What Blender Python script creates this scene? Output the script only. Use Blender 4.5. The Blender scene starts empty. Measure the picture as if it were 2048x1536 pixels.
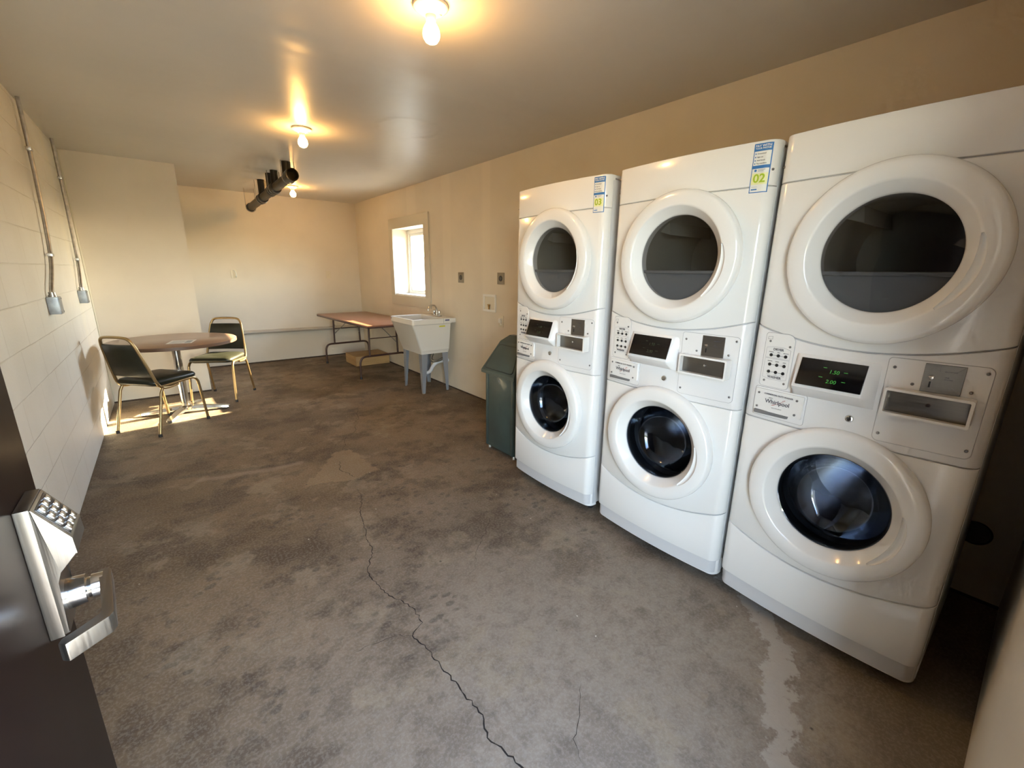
import bpy, bmesh, math, random
from mathutils import Vector, Matrix
PI = math.pi
random.seed(4)
S = bpy.context.scene
COL = S.collection

# ------------------------------------------------------------------ measured place
XR, YF, YP, XL, XP, ZC = 2.6286, 7.4036, 5.9623, -0.5597, 0.2865, 2.4143
YN = -0.10            # inner face of the entry wall
XM = 1.7657           # front plane of the laundry machines
CAMZ, FPX, YAW, PITCH, ROLL = 1.3865, 861.56, 0.6751, -0.2541, 0.0139

# ------------------------------------------------------------------ material helpers
class NT:
    def __init__(s, name):
        s.m = bpy.data.materials.new(name); s.m.use_nodes = True
        s.t = s.m.node_tree; s.t.nodes.clear()
        s.out = s.t.nodes.new('ShaderNodeOutputMaterial')
        s._g = None
    def n(s, typ, **kw):
        nd = s.t.nodes.new(typ)
        for k, v in kw.items(): setattr(nd, k, v)
        return nd
    def put(s, sock, v):
        if isinstance(v, bpy.types.NodeSocket): s.t.links.new(v, sock)
        elif isinstance(v, (tuple, list)) and len(v) == 3 and sock.type == 'RGBA': sock.default_value = (*v, 1)
        else: sock.default_value = v
    def geo(s):
        if not s._g: s._g = s.n('ShaderNodeNewGeometry')
        return s._g.outputs['Position']
    def obj(s):
        return s.n('ShaderNodeTexCoord').outputs['Object']
    def math(s, op, a, b=0.0, c=0.0, clamp=False):
        nd = s.n('ShaderNodeMath', operation=op, use_clamp=clamp)
        s.put(nd.inputs[0], a); s.put(nd.inputs[1], b); s.put(nd.inputs[2], c)
        return nd.outputs[0]
    def vec(s, op, a, b=(0, 0, 0), scale=None):
        nd = s.n('ShaderNodeVectorMath', operation=op)
        s.put(nd.inputs[0], a)
        if scale is not None: s.put(nd.inputs[3], scale)
        else: s.put(nd.inputs[1], b)
        return nd.outputs[1] if op in ('LENGTH', 'DOT_PRODUCT', 'DISTANCE') else nd.outputs[0]
    def noise(s, vec, scale, detail=4, rough=.55, color=False, dist=0):
        nd = s.n('ShaderNodeTexNoise')
        s.put(nd.inputs['Vector'], vec); nd.inputs['Scale'].default_value = scale
        nd.inputs['Detail'].default_value = detail; nd.inputs['Roughness'].default_value = rough
        nd.inputs['Distortion'].default_value = dist
        return nd.outputs[1] if color else nd.outputs[0]
    def ramp(s, fac, a, b, v0=0.0, v1=1.0, smooth=True):
        nd = s.n('ShaderNodeMapRange', interpolation_type='SMOOTHSTEP' if smooth else 'LINEAR', clamp=True)
        s.put(nd.inputs[0], fac); nd.inputs[1].default_value = a; nd.inputs[2].default_value = b
        nd.inputs[3].default_value = v0; nd.inputs[4].default_value = v1
        return nd.outputs[0]
    def mix(s, f, a, b, blend='MIX'):
        nd = s.n('ShaderNodeMix', data_type='RGBA', blend_type=blend)
        s.put(nd.inputs[0], f); s.put(nd.inputs[6], a); s.put(nd.inputs[7], b)
        return nd.outputs[2]
    def sep(s, v):
        nd = s.n('ShaderNodeSeparateXYZ'); s.put(nd.inputs[0], v); return nd.outputs
    def comb(s, x, y, z=0.0):
        nd = s.n('ShaderNodeCombineXYZ'); s.put(nd.inputs[0], x); s.put(nd.inputs[1], y); s.put(nd.inputs[2], z); return nd.outputs[0]
    def bump(s, h, dist=.002, strength=1.0, normal=None):
        nd = s.n('ShaderNodeBump'); nd.inputs['Distance'].default_value = dist; nd.inputs['Strength'].default_value = strength
        s.put(nd.inputs['Height'], h)
        if normal: s.put(nd.inputs['Normal'], normal)
        return nd.outputs[0]
    def pbsdf(s, color, rough=.5, metal=0., normal=None, spec=.5, coat=0., emis=None, estr=0., **kw):
        nd = s.n('ShaderNodeBsdfPrincipled')
        s.put(nd.inputs['Base Color'], color); s.put(nd.inputs['Roughness'], rough)
        nd.inputs['Metallic'].default_value = metal; nd.inputs['Specular IOR Level'].default_value = spec
        nd.inputs['Coat Weight'].default_value = coat; nd.inputs['Coat Roughness'].default_value = .08
        if normal: s.put(nd.inputs['Normal'], normal)
        if emis: s.put(nd.inputs['Emission Color'], emis); nd.inputs['Emission Strength'].default_value = estr
        s.t.links.new(nd.outputs[0], s.out.inputs[0])
        return nd

def plain(name, col, rough=.5, metal=0., spec=.5, nscale=0, namt=.06, bump=0, coat=0.):
    """one surface colour with a faint procedural mottle and optional fine bump"""
    t = NT(name)
    c = col; nrm = None
    p = t.obj()
    if nscale:
        f = t.noise(p, nscale, 5)
        c = t.mix(t.ramp(f, .3, .7), tuple(x * (1 - namt) for x in col), tuple(min(1, x * (1 + namt)) for x in col))
    if bump: nrm = t.bump(t.noise(p, bump, 3), .0006, .6)
    t.pbsdf(c, rough, metal, nrm, spec, coat)
    return t.m

def emit(name, col, strength):
    t = NT(name); t.pbsdf((0.02, 0.02, 0.02), .4, emis=col, estr=strength); return t.m

def segdist(t, P, pts):
    best = None
    for a, b in zip(pts, pts[1:]):
        A = Vector((a[0], a[1], 0)); B = Vector((b[0], b[1], 0)); ba = B - A
        pa = t.vec('SUBTRACT', P, tuple(A))
        h = t.math('DIVIDE', t.vec('DOT_PRODUCT', pa, tuple(ba)), max(ba.dot(ba), 1e-6), clamp=True)
        d = t.vec('LENGTH', t.vec('SUBTRACT', pa, t.vec('SCALE', tuple(ba), scale=h)))
        best = d if best is None else t.math('MINIMUM', best, d)
    return best

def polymask(t, P, pts, soft=.02):
    """inside a convex polygon given counter-clockwise, 0..1"""
    best = None
    for a, b in zip(pts, pts[1:] + pts[:1]):
        e = Vector((b[0] - a[0], b[1] - a[1], 0)).normalized(); nrm = Vector((-e.y, e.x, 0))
        d = t.vec('DOT_PRODUCT', t.vec('SUBTRACT', P, (a[0], a[1], 0)), tuple(nrm))
        best = d if best is None else t.math('MINIMUM', best, d)
    return t.ramp(best, -soft, soft)

# ------------------------------------------------------------------ materials
def mat_floor():
    t = NT('worn_concrete')
    sx = t.sep(t.geo()); P = t.comb(sx[0], sx[1], 0.0)
    wob = t.vec('SCALE', t.vec('SUBTRACT', t.noise(P, 9, 2, color=True), (.5, .5, .5)), scale=.05)
    Pw = t.vec('ADD', P, wob); Pc = Pw
    big = t.noise(P, .9, 3, .6); mid = t.noise(Pw, 2.6, 6, .64); fin = t.noise(Pw, 19, 4, .72)
    gr = t.noise(P, 90, 2, .7)
    c = t.mix(t.ramp(big, .36, .62), (.118, .080, .043), (.222, .160, .098))
    # the slab near the doorway is greyer, paler and less stained
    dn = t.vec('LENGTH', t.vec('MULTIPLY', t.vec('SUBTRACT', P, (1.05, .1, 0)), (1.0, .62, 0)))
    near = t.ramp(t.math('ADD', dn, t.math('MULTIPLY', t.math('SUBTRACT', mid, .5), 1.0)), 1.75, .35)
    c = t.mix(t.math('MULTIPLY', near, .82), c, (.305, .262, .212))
    # dark grease stains
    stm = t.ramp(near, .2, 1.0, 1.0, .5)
    st = t.math('MULTIPLY', t.ramp(mid, .50, .60), stm)
    c = t.mix(t.math('MULTIPLY', st, .50), c, (.070, .048, .031))
    st2 = t.math('MULTIPLY', stm, t.ramp(t.noise(t.vec('ADD', Pw, (7.3, 2.1, 0)), 5.5, 4, .7), .55, .64))
    c = t.mix(t.math('MULTIPLY', st2, .42), c, (.055, .040, .029))
    pal = t.ramp(t.noise(t.vec('ADD', Pw, (3.3, 9.1, 0)), 3.1, 4, .65), .55, .63)
    c = t.mix(t.math('MULTIPLY', pal, .45), c, (.32, .262, .18))
    c = t.mix(t.ramp(fin, .42, .72, .0, .36), c, (.085, .062, .045))
    # band of small dark spots left of the crack
    vor = t.n('ShaderNodeTexVoronoi'); t.put(vor.inputs['Vector'], t.vec('MULTIPLY', Pw, (1, 1.4, 1))); vor.inputs['Scale'].default_value = 13
    spots = t.math('MULTIPLY', t.ramp(vor.outputs[0], .34, .22), t.ramp(t.noise(P, 2.2, 2), .47, .60))
    spz = t.math('MULTIPLY', spots, t.ramp(t.math('ABSOLUTE', t.math('SUBTRACT', sx[1], 1.95)), 1.2, .5))
    c = t.mix(t.math('MULTIPLY', spz, .55), c, (.060, .046, .036))
    # trowelled strip edge: old pour seam running in from the left wall
    seam = segdist(t, Pw, [(-.56, 3.66), (.2, 3.40), (.55, 3.30)])
    c = t.mix(t.math('MULTIPLY', t.ramp(seam, .05, .01), .45), c, (.06, .044, .03))
    seam2 = segdist(t, Pw, [(.02, 3.37), (.40, 3.27), (.62, 3.26)])
    c = t.mix(t.math('MULTIPLY', t.ramp(seam2, .045, .01), .35), c, (.40, .33, .26))
    # pale repaired triangle
    tri = polymask(t, t.vec('ADD', P, t.vec('SCALE', t.vec('SUBTRACT', t.noise(P, 8, 4, .7, color=True), (.5, .5, .5)), scale=.16)), [(.54, 2.85), (.80, 2.77), (1.04, 2.80), (.99, 3.28), (.89, 3.31)], .010)
    c = t.mix(t.math('MULTIPLY', tri, .72), c, (.285, .210, .125))
    # pale mineral streak in front of the first machine
    sd = segdist(t, t.vec('ADD', P, t.vec('SCALE', t.vec('SUBTRACT', t.noise(P, 11, 4, .75, color=True), (.5, .5, .5)), scale=.22)),
                 [(1.95, 1.0), (1.87, .62), (1.68, .42), (1.44, .32), (1.18, .20)])
    c = t.mix(t.math('MULTIPLY', t.ramp(sd, .050, .030), .72), c, (.46, .42, .365))
    cornertone = t.ramp(t.math('SUBTRACT', t.math('ADD', t.math('MULTIPLY', sx[0], .62), t.math('MULTIPLY', sx[1], -1.0)), .80), -.04, .10)  # darker brown tone towards the front right corner
    c = t.mix(t.math('MULTIPLY', cornertone, .62), c, (.150, .112, .076))
    walltone = t.ramp(sx[0], -.25, -.56)  # floor gets darker towards the left wall
    c = t.mix(t.math('MULTIPLY', walltone, .5), c, (.075, .055, .038))
    # paint flecks
    vf = t.n('ShaderNodeTexVoronoi'); t.put(vf.inputs['Vector'], Pc); vf.inputs['Scale'].default_value = 12
    fl = t.math('MULTIPLY', t.ramp(vf.outputs[0], .055, .03), t.ramp(t.sep(vf.outputs[1])[0], .66, .68))
    c = t.mix(fl, c, (.62, .58, .50))
    vd = t.n('ShaderNodeTexVoronoi'); t.put(vd.inputs['Vector'], t.vec('ADD', Pc, (5, 5, 0))); vd.inputs['Scale'].default_value = 9
    db = t.math('MULTIPLY', t.ramp(vd.outputs[0], .075, .045), t.ramp(t.sep(vd.outputs[1])[1], .80, .82))
    c = t.mix(t.math('MULTIPLY', db, .75), c, (.045, .035, .028))
    c = t.mix(t.ramp(gr, .45, .62, 0, .20), c, (.42, .38, .33))
    h = t.math('ADD', t.math('MULTIPLY', fin, .5), t.math('MULTIPLY', gr, .25))
    r = t.ramp(mid, .35, .7, .52, .78)
    t.pbsdf(c, r, normal=t.bump(h, .0022, .8), spec=.38)
    return t.m

def mat_wall(name, col, strips=False, amt=.05):
    t = NT(name); P = t.geo(); sx = t.sep(P)
    f = t.noise(P, 1.1, 5)
    c = t.mix(t.ramp(f, .35, .65), tuple(x * (1 - amt) for x in col), tuple(min(1, x * (1 + amt * .5)) for x in col))
    h = t.noise(P, 160, 2)
    if strips:   # taped vertical joints, left a touch paler under the paint
        for y0, y1 in ((5.25, 5.50), (3.66, 3.80), (4.42, 4.60)):
            yc, hw = (y0 + y1) / 2, (y1 - y0) / 2
            m = t.ramp(t.math('ABSOLUTE', t.math('SUBTRACT', sx[1], yc)), hw + .03, hw - .03)
            c = t.mix(t.math('MULTIPLY', m, .35), c, tuple(min(1, x * 1.12) for x in col))
    t.pbsdf(c, .55, normal=t.bump(h, .0006, .5), spec=.35)
    return t.m

def mat_block():
    t = NT('painted_block'); sx = t.sep(t.geo())
    P = t.comb(sx[1], sx[2], 0.0)
    b = t.n('ShaderNodeTexBrick'); t.put(b.inputs['Vector'], t.vec('ADD', P, t.vec('SCALE', t.vec('SUBTRACT', t.noise(P, 6, 3, color=True), (.5, .5, .5)), scale=.006)))
    b.inputs['Scale'].default_value = 1; b.inputs['Mortar Size'].default_value = .004; b.inputs['Mortar Smooth'].default_value = .6
    b.inputs['Brick Width'].default_value = .40; b.inputs['Row Height'].default_value = .199
    fac = b.outputs['Fac']
    patch = t.ramp(t.noise(P, 2.2, 4), .40, .62)
    jm = t.math('MULTIPLY', fac, t.math('MULTIPLY', patch, .38))
    base = t.mix(t.ramp(t.noise(P, 1.3, 5), .35, .65), (.70, .665, .60), (.755, .725, .665))
    c = t.mix(jm, base, (.50, .43, .32))
    # paler, slightly raised vertical band near the back corner
    paleband = t.math('MULTIPLY', t.ramp(t.math('ABSOLUTE', t.math('SUBTRACT', t.math('ADD', sx[1], t.math('MULTIPLY', t.noise(P, 4, 3), .25)), 5.35)), .12, .05), .35)
    c = t.mix(paleband, c, (.80, .75, .63))
    h = t.math('ADD', t.math('MULTIPLY', fac, -1.0), t.math('MULTIPLY', t.noise(P, 70, 4), .35))
    h = t.math('ADD', h, paleband)
    t.pbsdf(c, .5, normal=t.bump(h, .003, .7), spec=.4)
    return t.m

def mat_ceiling():
    t = NT('satin_ceiling'); P = t.geo(); sx = t.sep(P)
    f = t.noise(P, .8, 4)
    c = t.mix(t.ramp(f, .3, .7), (.60, .565, .50), (.655, .62, .55))
    # a plastered repair and one taped joint, standing slightly proud
    Pw = t.vec('ADD', t.comb(sx[0], sx[1], 0.0), t.vec('SCALE', t.vec('SUBTRACT', t.noise(P, 5, 4, color=True), (.5, .5, .5)), scale=.09))
    d = t.vec('LENGTH', t.vec('SUBTRACT', Pw, (1.62, 3.30, 0)))
    patch = t.ramp(d, .26, .20)
    joint = t.ramp(t.math('ABSOLUTE', t.math('SUBTRACT', sx[1], 2.46)), .13, .02)
    h = t.math('ADD', t.math('MULTIPLY', patch, .5), t.math('MULTIPLY', joint, .8))
    h = t.math('ADD', h, t.math('MULTIPLY', t.noise(P, 1.7, 3), 2.2))
    n1 = t.bump(h, .006, .8)
    n2 = t.bump(t.noise(P, 240, 2), .0005, .5, n1)
    t.pbsdf(c, .36, normal=n2, spec=.5)
    return t.m

def mat_glass(name, tint, rough=.02, ior=1.5, gloss=(1, 1, 1)):
    """thin pane: tinted see-through with a mirror reflection that grows at grazing angles"""
    t = NT(name)
    tr = t.n('ShaderNodeBsdfTransparent'); t.put(tr.inputs[0], tint)
    gl = t.n('ShaderNodeBsdfGlossy'); gl.inputs['Roughness'].default_value = rough; t.put(gl.inputs['Color'], gloss)
    t.geo(); cs = t.math('ABSOLUTE', t.vec('DOT_PRODUCT', t._g.outputs['Normal'], t._g.outputs['Incoming']))
    f0 = ((ior - 1) / (ior + 1)) ** 2     # Schlick, the same from both sides of the pane
    fr = t.math('ADD', t.math('MULTIPLY', t.math('POWER', t.math('SUBTRACT', 1.0, cs, clamp=True), 5.0), 1 - f0), f0)
    mx = t.n('ShaderNodeMixShader'); t.t.links.new(fr, mx.inputs[0])
    t.t.links.new(tr.outputs[0], mx.inputs[1]); t.t.links.new(gl.outputs[0], mx.inputs[2])
    t.t.links.new(mx.outputs[0], t.out.inputs[0])
    return t.m

def mat_wood(name, a, b, rough=.35, scale=(3, 40, 40), spec=.5):
    t = NT(name); P = t.vec('MULTIPLY', t.obj(), scale)
    f = t.noise(P, 1.0, 5, .6, dist=.6)
    t.pbsdf(t.mix(t.ramp(f, .3, .7), a, b), rough, spec=spec, coat=.1)
    return t.m

def mat_brushed(name, col, rough=.3, axis=(2, 2, 260)):
    t = NT(name); P = t.vec('MULTIPLY', t.obj(), axis)
    f = t.noise(P, 1.0, 3)
    t.pbsdf(t.mix(t.ramp(f, .3, .7), tuple(x * .9 for x in col), col), t.ramp(f, .3, .7, rough * .8, rough * 1.2), 1.0, t.bump(f, .0003, .4))
    return t.m

def mat_trash():
    t = NT('chipped_green_paint'); P = t.obj()
    f = t.noise(P, 5, 5)
    c = t.mix(t.ramp(f, .35, .65), (.038, .060, .056), (.050, .078, .072))
    sc = t.ramp(t.noise(t.vec('MULTIPLY', P, (30, 30, 4)), 1.0, 4), .68, .74)
    c = t.mix(t.math('MULTIPLY', sc, .6), c, (.012, .018, .018))
    t.pbsdf(c, .34, normal=t.bump(t.noise(P, 9, 2), .0015, .5), spec=.5, coat=.15)
    return t.m

M = dict(
    groove=plain('grey_joint_line', (.33, .33, .35), .6),
    crackdark=plain('crack_shadow_dirt', (.018, .013, .010), .9),
    floor=mat_floor(), ceil=mat_ceiling(),
    drywall=mat_wall('drywall_paint', (.72, .645, .525), True), cream=mat_wall('cream_paint', (.71, .648, .55)),
    block=mat_block(), gapshade=plain('shaded_gap_strip', (.055, .035, .022), .8, nscale=6, namt=.3),
    trim=plain('satin_trim_paint', (.60, .555, .45), .4), extwall=plain('outside_stucco', (.55, .52, .46), .8, nscale=4),
    vinyl=plain('white_vinyl', (.80, .78, .72), .35), pane=mat_glass('clear_pane', (.95, .97, .96)),
    white=plain('white_enamel', (.80, .80, .79), .16, spec=.5, coat=.35), panel=plain('white_satin_plastic', (.76, .76, .765), .30),
    side=plain('grey_white_cabinet_steel', (.58, .585, .60), .35), seam=plain('seam_grey', (.16, .16, .165), .7),
    dark=plain('black_plastic', (.012, .012, .013), .35), rubber=plain('black_rubber', (.015, .015, .016), .55),
    screen=plain('black_display', (.004, .004, .005), .12, spec=.5), digit=emit('green_digit', (.12, 1.0, .10), .20), digitdim=emit('faint_green_digit', (.25, .55, .08), .035),
    steel=mat_brushed('brushed_steel', (.20, .19, .175), .38), drum=plain('drum_steel', (.42, .44, .48), .22, 1.0),
    bulk=plain('grey_bulkhead', (.26, .28, .31), .55), tub=plain('dryer_drum_paint', (.30, .29, .25), .5),
    dglass=mat_glass('smoked_glass', (.52, .52, .52), .03, 1.45), wglass=mat_glass('dark_bowl_glass', (.42, .46, .52), .03, 1.6, (.75, .85, 1.0)),
    screw=plain('screw_metal', (.24, .24, .25), .4, .9), ink=plain('grey_print', (.10, .10, .12), .6), inkred=plain('red_print', (.50, .10, .08), .6),
    inkpale=plain('pale_grey_print', (.42, .42, .45), .6),
    stwhite=plain('sticker_white', (.78, .79, .76), .5), stblue=plain('sticker_blue', (.035, .17, .46), .5), stgreen=plain('sticker_lime', (.36, .50, .015), .5), styel=plain('sticker_pale_yellow', (.78, .78, .42), .5),
    trash=mat_trash(), brass=plain('brassy_chair_tube', (.36, .25, .12), .30, .85), vinylb=plain('dark_green_vinyl', (.016, .017, .010), .38, nscale=12, namt=.2, bump=60),
    shell=plain('dark_seat_shell', (.02, .018, .015), .5),
    lam=mat_wood('laminate_top', (.21, .125, .085), (.27, .165, .115), .28, (2, 22, 10)), lamedge=plain('brown_table_edge', (.13, .070, .040), .45),
    chrome=plain('worn_chrome', (.62, .60, .57), .18, 1.0), fold=mat_wood('folding_top_laminate', (.24, .105, .060), (.30, .135, .078), .30, (2, 20, 20)),
    foldleg=plain('brown_leg_enamel', (.065, .030, .022), .4), zinc=plain('dull_zinc', (.36, .35, .33), .4, .8),
    ply=mat_wood('yellowed_plywood', (.42, .25, .095), (.52, .33, .14), .6, (3, 3, 30)),
    tubw=plain('white_tub_plastic', (.73, .71, .66), .38), leggrey=plain('grey_sheet_steel', (.24, .255, .28), .45), pvc=plain('white_pvc', (.75, .76, .78), .35),
    hose=plain('grey_braided_hose', (.22, .20, .17), .45, .5), abs=plain('black_abs_pipe', (.016, .012, .006), .34, spec=.35),
    galv=plain('galvanised_steel', (.45, .44, .42), .32, .9, nscale=30, namt=.15), galvbox=plain('galvanised_box', (.30, .32, .34), .42, .7, nscale=25, namt=.15),
    paintpipe=plain('overpainted_conduit', (.46, .42, .36), .45), plate=plain('almond_plate', (.72, .66, .52), .35), gplate=plain('steel_plate', (.30, .27, .22), .4, .7),
    porc=plain('porcelain', (.72, .66, .55), .3), doorp=plain('dark_bronze_door_paint', (.009, .005, .005), .32, spec=.05, nscale=3, namt=.12), nickel=mat_brushed('satin_nickel', (.26, .24, .215), .42, (240, 2, 2)),
    key=plain('steel_keys', (.62, .62, .64), .2, 1.0), paper=plain('printed_paper', (.62, .62, .60), .6), papink=plain('paper_print', (.25, .28, .30), .6),
    yel=plain('yellow_label', (.65, .60, .03), .5), navy=plain('navy_label', (.06, .06, .16), .5), brassv=plain('brass_valve', (.45, .26, .08), .35, .8),
    bark=plain('bark', (.07, .05, .035), .9), leaf=plain('conifer_green', (.05, .09, .035), .8, nscale=8, namt=.4), neigh=plain('pale_siding', (.55, .60, .62), .7), roofm=plain('grey_shingle', (.12, .12, .12), .9),
    grass=plain('dry_lawn', (.20, .20, .09), .95, nscale=3, namt=.3), conc=plain('outside_concrete', (.42, .40, .37), .85, nscale=3, namt=.12),
)
t = NT('hot_bulb'); t.pbsdf((.8, .8, .8), .4, emis=(1.0, .52, .145), estr=180.0); M['bulb'] = t.m

# ------------------------------------------------------------------ mesh builder
class MB:
    def __init__(s): s.bm = bmesh.new(); s.mats = []
    def mi(s, m):
        if m not in s.mats: s.mats.append(m)
        return s.mats.index(m)
    def _tag(s, faces, m):
        i = s.mi(m)
        for f in faces: f.material_index = i
    def box(s, x0, x1, y0, y1, z0, z1, m, bev=0, mat=None):
        vs = [s.bm.verts.new((x, y, z)) for x in (x0, x1) for y in (y0, y1) for z in (z0, z1)]
        q = [(0, 1, 3, 2), (4, 6, 7, 5), (0, 4, 5, 1), (2, 3, 7, 6), (0, 2, 6, 4), (1, 5, 7, 3)]
        fs = [s.bm.faces.new([vs[i] for i in a]) for a in q]
        s._tag(fs, m)
        if bev:
            es = list({e for f in fs for e in f.edges})
            r = bmesh.ops.bevel(s.bm, geom=es, offset=bev, segments=2, profile=.6, affect='EDGES')
            s._tag(r['faces'], m); vs = list({v for f in fs if f.is_valid for v in f.verts} | set(r['verts']))
        if mat: bmesh.ops.transform(s.bm, matrix=mat, verts=[v for v in vs if v.is_valid])
        return s
    def loops(s, rings, m, closed=True, cap=True, wrap=False):
        """skin successive rings of points; each ring closed when closed"""
        R = [[s.bm.verts.new(p) for p in r] for r in rings]; fs = []
        pairs = list(zip(R, R[1:])) + ([(R[-1], R[0])] if wrap else [])
        for a, b in pairs:
            n = len(a)
            for i in range(n if closed else n - 1):
                j = (i + 1) % n
                fs.append(s.bm.faces.new((a[i], a[j], b[j], b[i])))
        if cap and not wrap:
            fs.append(s.bm.faces.new(R[0][::-1])); fs.append(s.bm.faces.new(R[-1]))
        s._tag(fs, m); return s
    def tube(s, pts, r, m, n=12, wrap=False, cap=True, squash=None):
        pts = [Vector(p) for p in pts]; rr = r if isinstance(r, (list, tuple)) else [r] * len(pts)
        N = len(pts); T = []
        for i in range(N):
            a = pts[i - 1] if (i > 0 or wrap) else pts[i]; b = pts[(i + 1) % N] if (i < N - 1 or wrap) else pts[i]
            T.append((b - a).normalized())
        up = Vector((0, 0, 1)) if abs(T[0].z) < .9 else Vector((1, 0, 0))
        u = T[0].cross(up).normalized(); rings = []
        for i in range(N):
            if i: u = (u - T[i] * u.dot(T[i])).normalized()
            v = T[i].cross(u)
            rings.append([pts[i] + (u * math.cos(k * 2 * PI / n) + v * math.sin(k * 2 * PI / n)) * rr[i] for k in range(n)])
        return s.loops(rings, m, cap=cap, wrap=wrap)
    def lathe(s, prof, m, c=(0, 0, 0), axis='z', n=32, cap=False, a0=0, a1=2 * PI):
        """prof: (r, h) pairs turned about an axis through c"""
        c = Vector(c); full = abs(a1 - a0 - 2 * PI) < 1e-6; cnt = n if full else n + 1
        def P(r, h, a):
            x, y = r * math.cos(a), r * math.sin(a)
            return c + (Vector((x, y, h)) if axis == 'z' else Vector((x, h, y)) if axis == 'y' else Vector((h, x, y)))
        rings = [[P(r, h, a0 + (a1 - a0) * k / n) for k in range(cnt)] for r, h in prof]
        return s.loops(rings, m, closed=full, cap=cap)
    def prism(s, poly, d0, d1, m, plane='xy', bev=0):
        """poly of 2-D points extruded along the remaining axis"""
        f = {'xy': lambda a, b, d: (a, b, d), 'xz': lambda a, b, d: (a, d, b), 'yz': lambda a, b, d: (d, a, b)}[plane]
        A = [s.bm.verts.new(f(a, b, d0)) for a, b in poly]; B = [s.bm.verts.new(f(a, b, d1)) for a, b in poly]
        n = len(poly); fs = [s.bm.faces.new(A[::-1]), s.bm.faces.new(B)]
        fs += [s.bm.faces.new((A[i], A[(i + 1) % n], B[(i + 1) % n], B[i])) for i in range(n)]
        s._tag(fs, m)
        if bev:
            es = list({e for q in fs for e in q.edges})
            r = bmesh.ops.bevel(s.bm, geom=es, offset=bev, segments=2, profile=.6, affect='EDGES'); s._tag(r['faces'], m)
        return s
    def text(s, txt, size, loc, m, align='CENTER', depth=.0004, bold=0., rot=None, sx=1.0, shear=0.):
        cu = bpy.data.curves.new('tmp', 'FONT'); cu.body = txt; cu.size = size; cu.align_x = align; cu.align_y = 'CENTER'
        cu.extrude = depth; cu.offset = bold; cu.resolution_u = 3; cu.shear = shear
        o = bpy.data.objects.new('tmp', cu); COL.objects.link(o)
        me = bpy.data.meshes.new_from_object(o.evaluated_get(bpy.context.evaluated_depsgraph_get()))
        k = len(s.bm.verts); kf = len(s.bm.faces); s.bm.from_mesh(me); s.bm.verts.ensure_lookup_table(); s.bm.faces.ensure_lookup_table()
        mx = Matrix.Translation(loc) @ (rot or Matrix.Rotation(PI / 2, 4, 'X')) @ Matrix.Diagonal((sx, 1, 1, 1))
        bmesh.ops.transform(s.bm, matrix=mx, verts=s.bm.verts[k:])
        s._tag(s.bm.faces[kf:], m)
        bpy.data.objects.remove(o); bpy.data.curves.remove(cu); bpy.data.meshes.remove(me)
        return s
    def xf(s, mx): bmesh.ops.transform(s.bm, matrix=mx, verts=s.bm.verts); return s
    def conform(s, xref):
        """wrap flat lettering onto the bowed front, keeping its depth at xref"""
        y0 = fy(xref)
        for v in s.bm.verts: v.co.y += fy(v.co.x) - y0
        return s
    def build(s, name, parent=None, smooth=35, loc=None):
        bmesh.ops.recalc_face_normals(s.bm, faces=s.bm.faces)
        me = bpy.data.meshes.new(name); s.bm.to_mesh(me); s.bm.free()
        for m in s.mats: me.materials.append(m)
        if smooth:
            me.shade_smooth(); me.set_sharp_from_angle(angle=math.radians(smooth))
        o = bpy.data.objects.new(name, me); COL.objects.link(o)
        if parent: o.parent = parent
        if loc: o.location = loc
        return o

def empty(name, loc=(0, 0, 0), rz=0):
    o = bpy.data.objects.new(name, None); COL.objects.link(o); o.location = loc; o.rotation_euler = (0, 0, rz)
    o.empty_display_size = .1
    return o
def tag(o, label=None, cat=None, group=None, kind=None):
    if label: o['label'] = label
    if cat: o['category'] = cat
    if group: o['group'] = group
    if kind: o['kind'] = kind
    return o
def children(o): return [c for c in bpy.data.objects if c.parent == o]
def copy_tree(o, parent=None):
    c = o.copy(); COL.objects.link(c); c.parent = parent
    for ch in children(o): copy_tree(ch, c)
    return c
def struct(o): o['kind'] = 'structure'; return o
def carve(o, cutters):
    """cut solid shapes out of a mesh for good"""
    for cb in cutters:
        c = cb.build('tmp_cut', smooth=0)
        md = o.modifiers.new('b', 'BOOLEAN'); md.operation = 'DIFFERENCE'; md.solver = 'EXACT'; md.object = c
        bpy.context.view_layer.update()
        me = bpy.data.meshes.new_from_object(o.evaluated_get(bpy.context.evaluated_depsgraph_get()))
        o.modifiers.clear(); old = o.data; me.name = old.name; o.data = me; bpy.data.meshes.remove(old)
        cm = c.data; bpy.data.objects.remove(c); bpy.data.meshes.remove(cm)
    o.data.shade_smooth(); o.data.set_sharp_from_angle(angle=math.radians(35))
def rounded(x0, x1, z0, z1, r, n=5, rs=None):
    rs = rs or (r, r, r, r); out = []
    for (cx, cz, a0), q in zip(((x1, z1, 0), (x0, z1, PI / 2), (x0, z0, PI), (x1, z0, 3 * PI / 2)), rs):
        sx = -1 if cx == x1 else 1; sz = -1 if cz == z1 else 1
        for k in range(n + 1):
            a = a0 + PI / 2 * k / n
            out.append((cx + sx * q + q * math.cos(a), cz + sz * q + q * math.sin(a)))
    return out
def smooth_path(ctrl, k=5):
    """Catmull-Rom through control points"""
    P = [Vector(p) for p in ctrl]; P = [2 * P[0] - P[1]] + P + [2 * P[-1] - P[-2]]; out = []
    for i in range(1, len(P) - 2):
        for j in range(k):
            t = j / k; a, b, c, d = P[i - 1:i + 3]
            out.append(.5 * ((2 * b) + (c - a) * t + (2 * a - 5 * b + 4 * c - d) * t * t + (3 * b - a - 3 * c + d) * t ** 3))
    return out + [P[-2]]

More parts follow.
